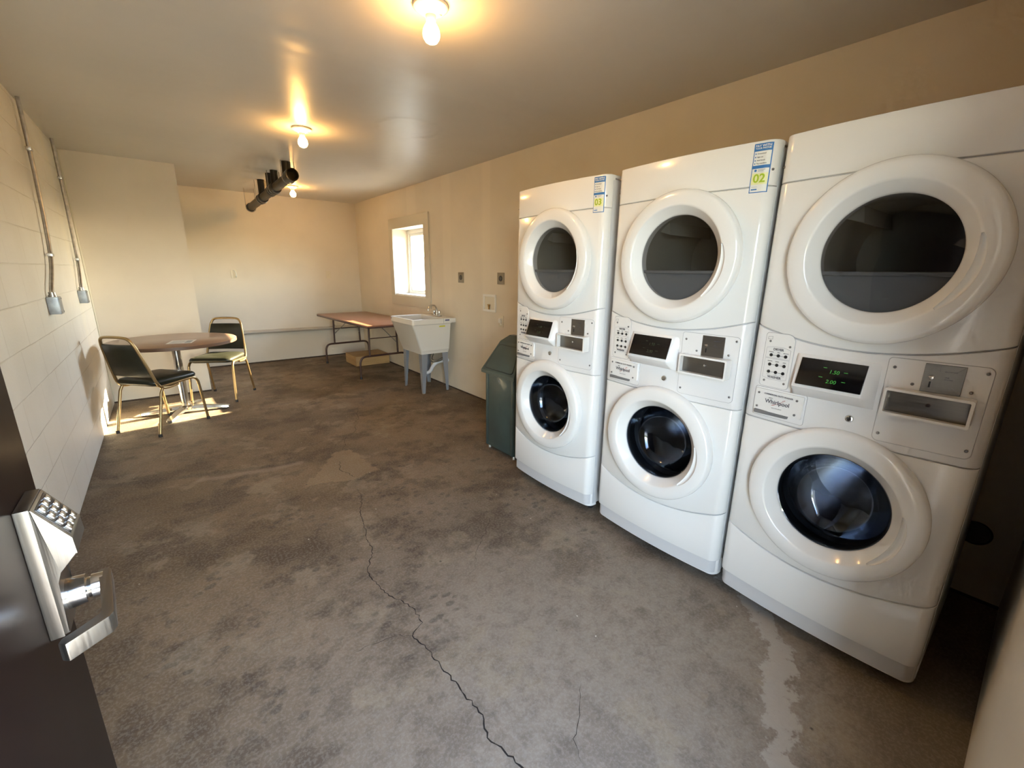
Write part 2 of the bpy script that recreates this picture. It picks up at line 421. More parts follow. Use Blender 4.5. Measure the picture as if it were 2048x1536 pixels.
# ------------------------------------------------------------------ camera
cam = bpy.data.cameras.new('camera'); co = bpy.data.objects.new('camera', cam); COL.objects.link(co); S.camera = co
cam.sensor_width = 36; cam.lens = FPX / 2048 * 36; cam.clip_start = .02; cam.clip_end = 300
cy, sy, cp, sp, cr, sr = math.cos(YAW), math.sin(YAW), math.cos(PITCH), math.sin(PITCH), math.cos(ROLL), math.sin(ROLL)
R_ = Vector((cy, -sy, 0)); D_ = Vector((cp * sy, cp * cy, sp)); U_ = Vector((-sp * sy, -sp * cy, cp))
rt = R_ * cr + U_ * sr; upv = U_ * cr - R_ * sr
co.matrix_world = Matrix(((rt.x, upv.x, -D_.x, 0), (rt.y, upv.y, -D_.y, 0), (rt.z, upv.z, -D_.z, CAMZ), (0, 0, 0, 1)))

# ------------------------------------------------------------------ room shell
T = .30
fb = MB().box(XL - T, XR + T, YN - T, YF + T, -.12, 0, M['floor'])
rk = random.Random(11)
def crack(pts, w0, w1, rough=.010, step=.016):
    """jagged open crack in the slab: a thin dark sliver along a wandering line"""
    P = [Vector((a, b, 0)) for a, b in pts]; line = []
    for a, b in zip(P, P[1:]):
        n = max(1, int((b - a).length / step)); nv = Vector((-(b - a).y, (b - a).x, 0)).normalized()
        for k in range(n): line.append(a.lerp(b, k / n) + nv * rk.uniform(-rough, rough) * (.3 if k == 0 else 1))
    line.append(P[-1]); N = len(line); Lf, Rt = [], []
    for k, p in enumerate(line):
        d = (line[min(k + 1, N - 1)] - line[max(k - 1, 0)]).normalized(); nv = Vector((-d.y, d.x, 0)); f = k / (N - 1)
        w = (w0 + (w1 - w0) * f) * rk.uniform(.35, 1.25) * min(1, 8 * f + .15, 8 * (1 - f) + .15)
        Lf.append(fb.bm.verts.new(p + nv * w + Vector((0, 0, .0004)))); Rt.append(fb.bm.verts.new(p - nv * w + Vector((0, 0, .0004))))
    fb._tag([fb.bm.faces.new((Lf[k], Rt[k], Rt[k + 1], Lf[k + 1])) for k in range(N - 1)], M['crackdark'])
crack([(.815, 2.66), (.80, 2.50), (.74, 2.36), (.709, 2.239), (.66, 2.03), (.651, 1.937), (.568, 1.785), (.575, 1.70), (.581, 1.609), (.638, 1.453),
       (.634, 1.354), (.572, 1.317), (.590, 1.22), (.593, 1.137), (.603, .984), (.611, .892), (.584, .825), (.60, .76), (.614, .705), (.66, .55), (.70, .35)], .0016, .0028, .006, .014)
crack([(.86, 2.80), (.811, 2.968), (.86, 3.12)], .0022, .0016, .008)
crack([(.93, 3.30), (1.024, 3.517), (1.15, 3.66), (1.224, 3.826), (1.33, 4.1), (1.449, 4.427)], .0018, .0014, .02, .05)
crack([(.572, 1.317), (.52, 1.363), (.47, 1.365), (.425, 1.377), (.35, 1.379)], .0011, .0005, .005)
crack([(1.33, 1.83), (1.18, 1.70), (1.06, 1.60), (.99, 1.50), (.93, 1.47)], .0009, .0005, .006)
crack([(.95, .78), (.86, .70), (.79, .66), (.76, .60)], .0011, .0008, .005)
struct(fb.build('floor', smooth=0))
struct(MB().box(XL - T, XR + T, YN - T, YF + T, ZC, ZC + .25, M['ceil']).build('ceiling', smooth=0))
struct(MB().box(XL - T, XL, YN, YP, 0, ZC, M['block']).build('wall_left', smooth=0))
struct(MB().box(XL - T, XR + T, YF, YF + T, .012, ZC, M['cream']).build('wall_back', smooth=0))
struct(MB().box(XL - T, XP, YP, YF, .012, ZC, M['cream']).build('wall_closet', smooth=0))
WY0, WY1, WZ0, WZ1 = 5.045, 5.960, 1.052, 1.935
w = MB()
w.box(XR, XR + T, YN, WY0, .012, ZC, M['drywall']).box(XR, XR + T, WY1, YF, .012, ZC, M['drywall'])
w.box(XR, XR + T, WY0, WY1, .012, WZ0, M['drywall']).box(XR, XR + T, WY0, WY1, WZ1, ZC, M['drywall'])
struct(w.build('wall_right', smooth=0))
DX0, DX1, DZ = -.235, .735, 2.08
w = MB()
w.box(XL - T, DX0, YN - T, YN, 0, ZC, M['cream']).box(DX1, XR + T, YN - T, YN, 0, ZC, M['cream']).box(DX0, DX1, YN - T, YN, DZ, ZC, M['cream'])
struct(w.build('wall_front', smooth=0))
# dark strips standing in for the shaded gap under the wall boards
struct(MB().box(XR - .001, XR + .06, YN, YF - .01, 0, .016, M['gapshade']).build('trim_1', smooth=0))
struct(MB().box(XP, XR - .002, YF - .001, YF + .06, 0, .016, M['gapshade']).build('trim_2', smooth=0))
struct(MB().box(XL + .001, XP, YP - .001, YP + .06, 0, .016, M['gapshade']).build('trim_3', smooth=0))
b = MB()
b.tube([(XL + .006, YP - .006, 0.02 + i * (ZC - .03) / 30) for i in range(31)], [.006 + .004 * random.random() for _ in range(31)], M['trim'], 6)
struct(b.build('trim_4'))
# window
wf = empty('window_1', (XR, (WY0 + WY1) / 2, WZ0)); struct(wf)
def ring(mb, x0, x1, y0, y1, z0, z1, w, m, bev=.002):
    mb.box(x0, x1, y0, y1, z0, z0 + w, m, bev).box(x0, x1, y0, y1, z1 - w, z1, m, bev)
    mb.box(x0, x1, y0, y0 + w, z0 + w, z1 - w, m, bev).box(x0, x1, y1 - w, y1, z0 + w, z1 - w, m, bev); return mb
def wpart(mb, name): 
    o = mb.build(name, wf); o.matrix_parent_inverse = Matrix.Translation(-wf.location); return o
c_ = MB()
Y0, Y1, Z0, Z1 = 4.915, 6.08, .922, 2.071
c_.box(XR - .019, XR - .0005, Y0, Y1, WZ1, Z1, M['trim'], .002).box(XR - .019, XR - .0005, Y0, Y1, Z0, WZ0, M['trim'], .002)
c_.box(XR - .019, XR - .0005, Y0, WY0, WZ0, WZ1, M['trim'], .002).box(XR - .019, XR - .0005, WY1, Y1, WZ0, WZ1, M['trim'], .002)
wpart(c_, 'casing')
wpart(ring(MB(), XR + .20, XR + .28, WY0, WY1, WZ0, WZ1, .050, M['vinyl']), 'window_frame')
wpart(ring(MB(), XR + .215, XR + .255, WY0 + .052, WY1 - .052, WZ0 + .052, WZ1 - .052, .030, M['vinyl']), 'sash')
wpart(MB().box(XR + .232, XR + .238, WY0 + .08, WY1 - .08, WZ0 + .08, WZ1 - .08, M['pane']), 'pane')
wpart(MB().box(XR - .002, XR + .20, WY0, WY1, WZ0 - .012, WZ0 + .020, M['vinyl']), 'sill_board')
# doorway frame
fr = MB()
fr.box(DX0, DX0 + .012, YN - .14, YN + .004, 0, DZ, M['doorp']).box(DX1 - .02, DX1, YN - .14, YN + .004, 0, DZ, M['doorp']).box(DX0, DX1, YN - .14, YN + .004, DZ - .02, DZ, M['doorp'])
struct(fr.build('trim_5', smooth=0))

# ------------------------------------------------------------------ entry door with keypad lever, swung in beside the camera
DXF = -.178
door = empty('door_1', (DXF, -.085, 0)); struct(door)
d = MB(); d.box(-.045, 0, 0, .925, .012, 2.055, M['doorp'], .0015); d.build('door_leaf', door)
lk = MB()
prof = [(.0135, 1.1005), (.015, 1.101), (.0435, 1.0525), (.0445, 1.030), (.024, 1.010), (.0195, .996), (.0195, .922), (.0135, .920)]
# escutcheon: body drawn in profile, pulled across the lock's width
ya, yb = .72 + .085, .79 + .085
lk.prism([(x, z) for x, z in prof], ya + .0008, yb - .0008, M['nickel'], 'xz', bev=.0015)
lk.box(0, .0140, ya, yb, .918, 1.102, M['nickel'], .0018)
lko = lk.build('keypad_lock', door); lko['label'] = 'satin metal lock body with sloping keypad'
# keypad inset lying on the slope
a = Vector((.015, 0, 1.101)); bq = Vector((.0435, 0, 1.0525)); sl = (bq - a).normalized(); nr = Vector((-sl.z, 0, sl.x)) * -1
if nr.x < 0: nr = -nr
kp = MB()
def slope_pt(s, y, h): return a + sl * s + nr * h + Vector((0, y, 0))
L = (bq - a).length
def slope_box(mb, s0, s1, y0, y1, h0, h1, m, bev=.0006):
    mxs = Matrix(((sl.x, 0, nr.x, a.x), (0, 1, 0, 0), (sl.z, 0, nr.z, a.z), (0, 0, 0, 1)))
    mb.box(s0, s1, y0, y1, h0, h1, m, bev, mxs)
slope_box(kp, .004, L - .004, ya + .007, yb - .007, -.002, .0008, M['dark'])
kp.build('keypad', lko)
for i in range(4):
    for j in range(3):
        k_ = MB(); s0 = .0062 + i * .0119; y0 = ya + .0115 + j * .0165
        slope_box(k_, s0, s0 + .0085, y0, y0 + .0125, .0006, .0035, M['key'], .0012); k_.build('key', lko)
sp_ = MB(); yc = .755 + .085
sp_.lathe([(0, .018), (.0205, .018), (.0205, .026), (.0195, .0385), (.014, .0395), (.014, .043), (.0165, .044), (.0155, .056), (.0, .058)], M['chrome'], (0, yc, .958), 'x', 32)
sp_.build('spindle', lko)
lv = MB()
# lever seen from above: hub, arm towards the hinge side, return towards the door
out = [(.050, .769), (.0615, .770), (.064, .764), (.0735, .657), (.070, .648), (.034, .622), (.027, .628), (.029, .636), (.061, .658), (.0635, .666), (.054, .757), (.050, .758)]
lv.prism([(x, y + .085) for x, y in out], .948, .972, M['nickel'], 'xy', bev=.0022)
lv.build('lever', lko)
hg = MB()
for z in (.25, 1.03, 1.83): hg.tube([(-.004, -.006, z - .05), (-.004, -.006, z + .05)], .007, M['nickel'], 10)
hg.build('hinge', door)

# ------------------------------------------------------------------ stacked washer and dryer
W = .686; HX = .305; CR = .038; CD = .045
def fy(x, b=.022):
    ax = abs(x)
    if ax <= HX: return -b * (1 - (ax / HX) ** 2)
    q = min(1, (ax - HX) / CR); return CD * (1 - math.sqrt(max(0, 1 - q * q)))
LXS = sorted({round(v, 5) for s_ in (-1, 1) for v in [s_ * HX * k / 9 for k in range(10)] + [s_ * (HX + CR * math.sin(PI / 2 * k / 7)) for k in range(8)]})
def sheet(z0f, z1f, off, m, e=.004, th=.02, b=.022):
    mb = MB(); rings = []
    for x in LXS:
        y = fy(x, b) + off; z0, z1 = z0f(x), z1f(x)
        rings.append([(x, y + th, z0), (x, y + e, z0), (x, y + e * .3, z0 + e * .3), (x, y, z0 + e), (x, y, (z0 + z1) / 2), (x, y, z1 - e), (x, y + e * .3, z1 - e * .3), (x, y + e, z1), (x, y + th, z1)])
    mb.loops(rings, m); return mb
zc = lambda x: 1.151 + .050 * (x / .32) ** 2
zd = lambda x: .303 + .060 * (x / .33) ** 2
k0 = lambda v: (lambda x: v)
DC, WC, DR = (.018, 1.453), (.014, .611), .272
def cyl_cut(c, r, y0, y1): 
    m_ = MB(); m_.lathe([(r, y0), (r, y1)], M['seam'], (c[0], 0, c[1]), 'y', 48, cap=True); return m_

mac = empty('stacked_laundry_machine')
core = MB()
pf = [(x * .985, fy(x) + .010) for x in LXS]
core.prism(pf + [(.338, .74), (-.338, .74)], .060, 1.838, M['side'], 'xy')
core_o = core.build('cabinet', mac)
carve(core_o, [cyl_cut(DC, .19, -.1, .45), cyl_cut(WC, .19, -.1, .45)])
sd = MB()
for s_ in (-1, 1): sd.box(s_ * .3425 - .0015, s_ * .3425 + .0015, .052, .735, .062, 1.832, M['side'], .001)
sd.build('side_panel', mac)
tp = sheet(k0(1.704), k0(1.8555), 0, M['white']); tp.prism([(x, fy(x) + .015) for x in LXS] + [(.343, .11), (-.343, .11)], 1.842, 1.8555, M['white'], 'xy', bev=.003)
tp.build('top_band', mac)
dfp = sheet(lambda x: zc(x) + .002, k0(1.7005), 0, M['white']); o = dfp.build('dryer_front', mac); carve(o, [cyl_cut(DC, .186, -.1, .2)])
cpn = sheet(k0(.848), lambda x: zc(x) - .002, -.001, M['panel']); o = cpn.build('control_panel', mac); ctrl = o
wfp = sheet(lambda x: zd(x) + .002, k0(.8445), 0, M['white']); o = wfp.build('washer_front', mac); carve(o, [cyl_cut(WC, .186, -.1, .2)]); carve(ctrl, [cyl_cut(WC, .25, -.1, .2)])
sheet(k0(.126), lambda x: zd(x) - .002, 0, M['white']).build('drawer_panel', mac)
sheet(k0(.045), k0(.128), .022, M['white'], b=.018).build('toe_kick', mac)
for x in (-.29, .29):
    for y in (.10, .66):
        f = MB(); f.lathe([(0, 0), (.017, 0), (.019, .008), (.012, .014), (.008, .018), (.008, .060), (0, .060)], M['rubber'], (x, y, 0), 'z', 14); f.build('foot', mac)
# corner recess with its screw, both upper corners
for s_ in (-1, 1):
    nb = MB(); x1 = .336 * s_; x0 = .300 * s_
    pts = [(x0, fy(x0) - .0012, 1.757), (x1, fy(x1) - .001, 1.776), (x1, fy(x1) - .001, 1.742)]
    inn = [(x0 + s_ * .010, fy(x0) + .006, 1.757), (x1, fy(x1) + .004, 1.770), (x1, fy(x1) + .004, 1.747)]
    A = [nb.bm.verts.new(p) for p in pts]; B_ = [nb.bm.verts.new(p) for p in inn]
    fs = [nb.bm.faces.new((A[i], A[(i + 1) % 3], B_[(i + 1) % 3], B_[i])) for i in range(3)] + [nb.bm.faces.new(A)]
    nb._tag(fs, M['panel']); nb.build('corner_notch', mac)
    sc = MB(); xs_ = .3345 * s_; sc.lathe([(0, -.0022), (.0035, -.002), (.0045, 0), (.0045, .004)], M['screw'], (xs_, fy(xs_) - .001, 1.757), 'y', 12); sc.build('screw', mac)

def machine_door(name, c, washer):
    dm = MB()
    dm.lathe([(.250, .012), (.250, -.012), (.266, -.013), (.2715, -.019), (.2725, -.030), (.271, -.046), (.266, -.054), (.258, -.0585), (.236, -.0615),
              (.215, -.0620), (.209, -.0600), (.206, -.0565), (.179, -.0270), (.1745, -.0205), (.1740, -.012), (.1745, .012), (.250, .012)], M['white'], (c[0], 0, c[1]), 'y', 96)
    bmesh.ops.remove_doubles(dm.bm, verts=dm.bm.verts, dist=1e-6)
    do = dm.build(name, mac, smooth=50)
    # scooped finger grip on the side away from the hinge
    gm = MB(); gpts, grad = [], []
    for k in range(21):
        q = k / 20; an = math.radians(-46 + 60 * q); gpts.append((c[0] + .2115 * math.cos(an), -.0590, c[1] + .2115 * math.sin(an))); grad.append(.0035 + .0105 * math.sin(PI * q) ** .6)
    gm.tube(gpts, grad, M['white'], 14); carve(do, [gm])
    if washer:
        g = MB(); pr = [(.1745, -.020), (.170, -.018), (.163, -.002), (.150, .030), (.128, .062), (.095, .082), (.055, .090), (.0, .092)]
        g.lathe(pr, M['wglass'], (c[0], 0, c[1]), 'y', 72); g.build('glass_bowl', do)
        gk = MB(); gk.lathe([(.1735, -.014), (.168, -.008), (.166, .004), (.178, .030), (.184, .060), (.172, .075), (.178, .10), (.186, .11)], M['rubber'], (c[0], 0, c[1]), 'y', 64); gk.build('door_gasket', mac)
        dr = MB(); dr.lathe([(.186, .11), (.186, .43), (.10, .435), (0, .425)], M['drum'], (c[0], 0, c[1]), 'y', 64)
        for k in range(3):
            an = k * 2 * PI / 3 + .5; u = Vector((math.cos(an), 0, math.sin(an))); v = Vector((-math.sin(an), 0, math.cos(an))); cc = Vector((c[0], 0, c[1]))
            rg = [[cc + u * .186 + v * .03 + Vector((0, y, 0)), cc + u * .150 + Vector((0, y, 0)), cc + u * .186 - v * .03 + Vector((0, y, 0))] for y in (.12, .42)]
            dr.loops(rg, M['drum'])
        dr.build('drum', mac)
    else:
        g = MB(); g.lathe([(.1745, -.020), (.150, -.0235), (.10, -.0262), (.05, -.0275), (0, -.028)], M['dglass'], (c[0], 0, c[1]), 'y', 72); g.build('door_glass', do)
        dr = MB(); dr.lathe([(.188, .020), (.188, .43), (.10, .435), (0, .43)], M['tub'], (c[0], 0, c[1]), 'y', 64)
        for k in range(3):
            an = k * 2 * PI / 3 + .2; u = Vector((math.cos(an), 0, math.sin(an))); v = Vector((-math.sin(an), 0, math.cos(an))); cc = Vector((c[0], 0, c[1]))
            rg = [[cc + u * .188 + v * .03 + Vector((0, y, 0)), cc + u * .14 + Vector((0, y, 0)), cc + u * .188 - v * .03 + Vector((0, y, 0))] for y in (.06, .42)]
            dr.loops(rg, M['tub'])
        dr.build('dryer_drum', mac)
        # lower half closed by the grey lint bulkhead with a ledge on top
        zl = -.060; r = .183; pts = []
        a0 = math.asin(zl / r)
        for k in range(25):
            an = PI - a0 + (PI + 2 * a0) * k / 24
            pts.append((c[0] + r * math.cos(an), c[1] + r * math.sin(an)))
        bk = MB(); bk.prism(pts, .000, .030, M['bulk'], 'xz')
        hw = r * math.cos(a0); bk.box(c[0] - hw, c[0] + hw, -.012, .060, c[1] + zl - .003, c[1] + zl + .010, M['bulk'], .003)
        bk.build('lint_bulkhead', mac)
    return do
machine_door('dryer_door', DC, False); machine_door('washer_door', WC, True)

def plate(x0, x1, z0, z1, th, m, r=.008, rs=None, off=0., mb=None, groove=None):
    """raised panel that follows the bowed front"""
    mb = mb or MB(); p0_ = rounded(x0, x1, z0, z1, r, 5, rs); poly = []
    for a_, b_ in zip(p0_, p0_[1:] + p0_[:1]):
        n_ = max(1, int(math.dist(a_, b_) / .015)); poly += [(a_[0] + (b_[0] - a_[0]) * k / n_, a_[1] + (b_[1] - a_[1]) * k / n_) for k in range(n_)]
    F = [mb.bm.verts.new((x, fy(x) - .001 - off - th, z)) for x, z in poly]
    E_ = [mb.bm.verts.new((x + (.0008 if x > (x0 + x1) / 2 else -.0008), fy(x) - .001 - off - th * .5, z + (.0008 if z > (z0 + z1) / 2 else -.0008))) for x, z in poly]
    B_ = [mb.bm.verts.new((x + (.0008 if x > (x0 + x1) / 2 else -.0008), fy(x) + .002, z + (.0008 if z > (z0 + z1) / 2 else -.0008))) for x, z in poly]
    n = len(poly); fs = []
    cx = (x0 + x1) / 2; cv = mb.bm.verts.new((cx, fy(cx) - .001 - off - th, (z0 + z1) / 2))
    for i in range(n):
        j = (i + 1) % n
        fs += [mb.bm.faces.new((F[i], F[j], cv)), mb.bm.faces.new((F[i], F[j], E_[j], E_[i])), mb.bm.faces.new((E_[i], E_[j], B_[j], B_[i]))]
    mb._tag(fs, m)
    if groove: mb.tube([(x + (.0012 if x > cx else -.0012), fy(x) - .0011, z + (.0012 if z > (z0 + z1) / 2 else -.0012)) for x, z in poly], groove, M['groove'], 5, wrap=True)
    return mb
def on_front(x, off=.003): return fy(x) - .001 - off
def screw(x, z, parent, off=.002, r=.0042):
    s_ = MB(); y = on_front(x, off); s_.lathe([(0, -.0016), (r * .6, -.0018), (r, -.0006), (r, .002)], M['screw'], (x, y, z), 'y', 12); return s_.build('screw', parent)

# button panel
bp = plate(-.294, -.190, .979, 1.180, .0022, M['white'], .012, (.028, .010, .012, .012), groove=.0009); bpo = bp.build('button_panel', mac, smooth=25)
lt = MB(); lw = MB(); yb_ = on_front(-.24, .0040)
lt.text('DRYER', .0125, (-.242, yb_, 1.1215), M['ink'], bold=.0002); lw.text('WASHER', .0125, (-.242, yb_, 1.0165), M['ink'], bold=.0002)
for z, words in ((1.1108, ('NORMAL', 'TEMP', 'DELICATE')), (1.0765, ('NORMAL', 'WARM', 'COLD'))):
    for x, wd_ in zip((-.2665, -.240, -.2135), words): (lt if z > 1.09 else lw).text(wd_, .0042, (x, yb_, z), M['ink'])
for x in (-.2665, -.240, -.2135): lw.box(x - .006, x + .006, yb_, yb_ + .0005, 1.0255, 1.0262, M['ink'])
def outline(mb, pts, w, y, m):
    for p, q in zip(pts, pts[1:] + pts[:1]):
        mb.tube([(p[0], y, p[1]), (q[0], y, q[1])], w, m, 4)
outline(lt, [(-.286, 1.126), (-.262, 1.131), (-.222, 1.131), (-.198, 1.124), (-.198, 1.089), (-.286, 1.089)], .0004, yb_, M['inkpale'])
outline(lw, [(-.286, 1.086), (-.198, 1.086), (-.198, 1.014), (-.222, 1.008), (-.262, 1.008), (-.286, 1.014)], .0004, yb_, M['inkpale'])
outline(lt, [(-.286, 1.166), (-.270, 1.168), (-.270, 1.158), (-.286, 1.157)], .0004, yb_, M['ink'])
for z in (1.099, 1.0635, 1.036): (lt if z > 1.09 else lw).box(-.262, -.218, yb_ + .0002, yb_ + .0006, z - .0006, z + .0006, M['ink'])
lt.conform(-.24).build('dryer_lettering', bpo); lw.conform(-.24).build('washer_lettering', bpo)
for z in (1.099, 1.0635, 1.036):
    for x in (-.2665, -.240, -.2135):
        q = MB(); q.lathe([(0, -.0040), (.0035, -.0036), (.0052, -.0015), (.0062, 0), (.0062, .004)], M['dark'], (x, on_front(x, .0028), z), 'y', 16); q.build('button', bpo)
for x, z in ((-.277, 1.150), (-.204, 1.137), (-.278, 1.000), (-.204, .999)): screw(x, z, bpo, .0026)
# name plate with the detergent slot under it
sl_ = plate(-.303, -.118, .862, .972, .0015, M['panel'], .008, groove=.0009); slo = sl_.build('dispenser_surround', mac, smooth=25)
sg = MB(); sg.box(-.294, -.128, fy(-.21) - .006, fy(-.21) + .004, .869, .884, M['seam'], .003); sg.build('slot', slo)
np_ = plate(-.300, -.124, .883, .966, .006, M['white'], .005, off=.002, groove=.0008); npo = np_.build('name_plate', mac, smooth=25)
tx = MB(); yn = on_front(-.212, .0100)
tx.text('COMMERCIAL DUTY WASHER', .0078, (-.212, yn, .9515), M['ink'], bold=.0001)
tx.text('Whirlpool', .0215, (-.213, yn, .924), M['ink'], bold=.00025); tx.text('ENERGY', .0042, (-.238, yn, .938), M['ink'])
tx.text('HIGH EFFICIENCY', .0048, (-.212, yn, .9015), M['inkpale'])
sw = smooth_path([(-.220, yn, .914), (-.232, yn, .911), (-.214, yn, .919), (-.190, yn, .935), (-.186, yn, .940), (-.196, yn, .936)], 5); tx.tube(sw, .0005, M['inkred'], 4)
tx.conform(-.212).build('lettering', npo)
for x, z in ((-.286, .950), (-.146, .949), (-.287, .896), (-.147, .895)): screw(x, z, npo, .0092)
# display pod, tilted back
pod = MB()
def podsec(x, s_):
    y = fy(x); return [(x, y + .004, 1.122), (x, y - .004 * s_, 1.121), (x, y - .010 * s_, 1.113), (x, y - .044 * s_, 1.017), (x, y - .046 * s_, 1.010), (x, y - .040 * s_, 1.001), (x, y - .004, .972), (x, y + .004, .970)]
pod.loops([podsec(-.176, 0.05), podsec(-.170, .55), podsec(-.164, .95), podsec(-.158, 1), podsec(.040, 1), podsec(.046, .95), podsec(.056, .55), podsec(.074, .05)], M['panel'])
podo = pod.build('display_pod', mac, smooth=40)
# screen lies on the pod's sloping face
xa, xb = -.152, .042; ys = fy(-.055)
pa, pb = Vector((0, ys - .0112, 1.111)), Vector((0, ys - .0432, 1.0205)); dd = (pb - pa).normalized(); nn = Vector((0, dd.z, -dd.y)); nn = nn if nn.y < 0 else -nn
LS = (pb - pa).length
mxs = Matrix(((1, 0, 0, 0), (0, -dd.y, nn.y, pb.y), (0, -dd.z, nn.z, pb.z), (0, 0, 0, 1)))   # local x right, y up the slope, z out
scb = MB(); scb.box(xa, xb, 0, LS, -.004, .0035, M['screen'], .002, mxs); sco = scb.build('display_screen', podo)
def digits(lit):
    g = MB(); R3 = mxs
    def tt(txt, size, x, y, **k):
        g.text(txt, size, (0, 0, 0), lit, rot=R3 @ Matrix.Translation((x, y, .0042)), shear=.12, **k)
    tt('1.50', .0175, -.045, LS * .60); tt('2.00', .0175, -.047, LS * .25)
    for x, y in ((-.074, .73), (-.012, .64), (-.080, .38), (-.012, .31)): g.box(x - .0055, x + .0055, LS * y - .0009, LS * y + .0009, .0036, .0044, lit, 0, R3)
    return g.build('readout', sco)
# key lock
kl = MB(); kl.lathe([(0, -.004), (.006, -.004), (.006, -.001), (.0068, -.001), (.0072, -.006), (.0105, -.005), (.0125, -.0015), (.0130, .002)], M['chrome'], (.018, on_front(.018, 0), .926), 'y', 24)
kl.box(.0172, .0188, on_front(.018, .0045), on_front(.018, .003), .9215, .9305, M['dark']); kl.build('key_lock', mac)
# coin side: framed service panel, coin plate, coin box
cpo = MB()
cpo = plate(.088, .318, .876, 1.146, .0016, M['panel'], .012, (.016, .010, .016, .016), groove=.0009).build('service_panel', mac, smooth=25)
for x, z in ((.104, 1.118), (.306, 1.130), (.154, 1.073), (.283, 1.071), (.101, .900), (.307, .900)): screw(x, z, cpo, .0022, .0046)
cn = plate(.174, .262, 1.057, 1.141, .0018, M['steel'], .0015, off=.0014); cno = cn.build('coin_plate', mac)
cs_ = MB(); yy = on_front(.193, .0036)
cs_.box(.190, .195, yy - .0008, yy + .001, 1.071, 1.089, M['dark'], .0006); cs_.build('coin_slot', cno)
ck = MB(); ck.lathe([(0, -.004), (.005, -.003), (.007, .001)], M['chrome'], (.193, yy, 1.101), 'y', 16); ck.tube([(.187, yy - .003, 1.103), (.199, yy - .004, 1.106)], .0018, M['chrome'], 6); ck.build('coin_return', cno)
yy = on_front(.218, .0036); ct = MB(); ct.text('QUARTERS', .0055, (.232, yy - .0002, 1.122), M['ink'], sx=1.); ct.text('ONE', .0045, (.226, yy - .0002, 1.105), M['ink']); ct.text('AT A TIME', .004, (.230, yy - .0002, 1.099), M['ink'])
ct.box(.2075, .2080, yy - .0004, yy + .001, 1.121, 1.140, M['ink']); ct.conform(.218).build('lettering', cno)
cb = MB()
def bxring(mb, x0, x1, z0, z1, y0, y1, w_, m):
    o_ = rounded(x0, x1, z0, z1, .006, 4); i_ = rounded(x0 + w_, x1 - w_, z0 + w_, z1 - w_, .003, 4)
    mb.loops([[(x, y1, z) for x, z in o_], [(x, y0, z) for x, z in o_], [(x, y0, z) for x, z in i_], [(x, y1, z) for x, z in i_]], m, cap=False)
yo = on_front(.2)
bxring(cb, .096, .301, .973, 1.056, yo - .036, yo + .006, .0075, M['white']); cbo = cb.build('coin_box_frame', mac)
cd_ = MB(); cd_.box(.103, .294, yo - .012, yo + .004, .980, 1.049, M['steel'], .001); cdo = cd_.build('coin_box', mac)
cl = MB(); cl.lathe([(0, -.003), (.0035, -.003), (.0035, -.0015), (.0052, -.0045), (.0062, -.002), (.0065, .001)], M['chrome'], (.203, yo - .012, 1.018), 'y', 18); cl.build('coin_box_lock', cdo)
# payment sticker
st = MB(); X0, X1, Z0_, Z1_ = .271, .329, 1.681, 1.846
def stq(mb, u0, u1, v0, v1, m, lift):
    """quad on the sticker; u,v in 0..1, follows the rounded corner"""
    k = 18; a = [X0 + (X1 - X0) * (u0 + (u1 - u0) * i / k) for i in range(k + 1)]; za, zb = Z0_ + (Z1_ - Z0_) * v0, Z0_ + (Z1_ - Z0_) * v1
    A = [mb.bm.verts.new((x, fy(x) - lift, za)) for x in a]; B_ = [mb.bm.verts.new((x, fy(x) - lift, zb)) for x in a]
    mb._tag([mb.bm.faces.new((A[i], A[i + 1], B_[i + 1], B_[i])) for i in range(k)], m)
stq(st, 0, 1, 0, 1, M['stblue'], .0006); stq(st, .045, .955, .018, .985, M['stwhite'], .0011); stq(st, .0, 1, .845, 1, M['stblue'], .0016); stq(st, 0, 1, .495, .56, M['stblue'], .0016)
stq(st, .06, .94, .17, .40, M['styel'], .0015)
sto = st.build('payment_sticker', mac, smooth=60); sto['label'] = 'narrow blue and white payment sticker'
sx_ = MB(); cxs = (X0 + X1) / 2
ys_ = fy(cxs) - .0024
def vz(v): return Z0_ + (Z1_ - Z0_) * v
hd_ = MB(); hd_.text('PAY WITH', .0108, (cxs, ys_, vz(.948)), M['stwhite'], depth=.0002, bold=.0002); hd_.text('YOUR PHONE', .0078, (cxs, ys_, vz(.898)), M['stwhite'], depth=.0002, bold=.0001)
for v, tq in ((.795, 'Download'), (.727, 'Sign on'), (.660, 'Add funds'), (.597, 'Pay machine')):
    sx_.text(tq, .0066, (X0 + .013, ys_, vz(v)), M['ink'], 'LEFT', .0002); sx_.lathe([(0, 0), (.0022, 0)], M['stblue'], (X0 + .008, ys_, vz(v)), 'y', 10)
lo_ = MB(); lo_.lathe([(0, 0), (.0042, 0)], M['stblue'], (X0 + .014, ys_, vz(.455)), 'y', 14); lo_.box(X0 + .022, X0 + .045, ys_, ys_ + .0002, vz(.462), vz(.475), M['inkpale']); lo_.box(X0 + .022, X0 + .040, ys_, ys_ + .0002, vz(.435), vz(.447), M['inkpale'])
lo_.box(X0 + .007, X0 + .026, ys_, ys_ + .0002, vz(.055), vz(.080), M['stblue']); lo_.box(X0 + .007, X0 + .026, ys_, ys_ + .0002, vz(.115), vz(.122), M['inkpale'])
sx_.conform(cxs).build('lettering', sto); hd_.conform(cxs).build('heading', sto); lo_.conform(cxs).build('footer_print', sto)

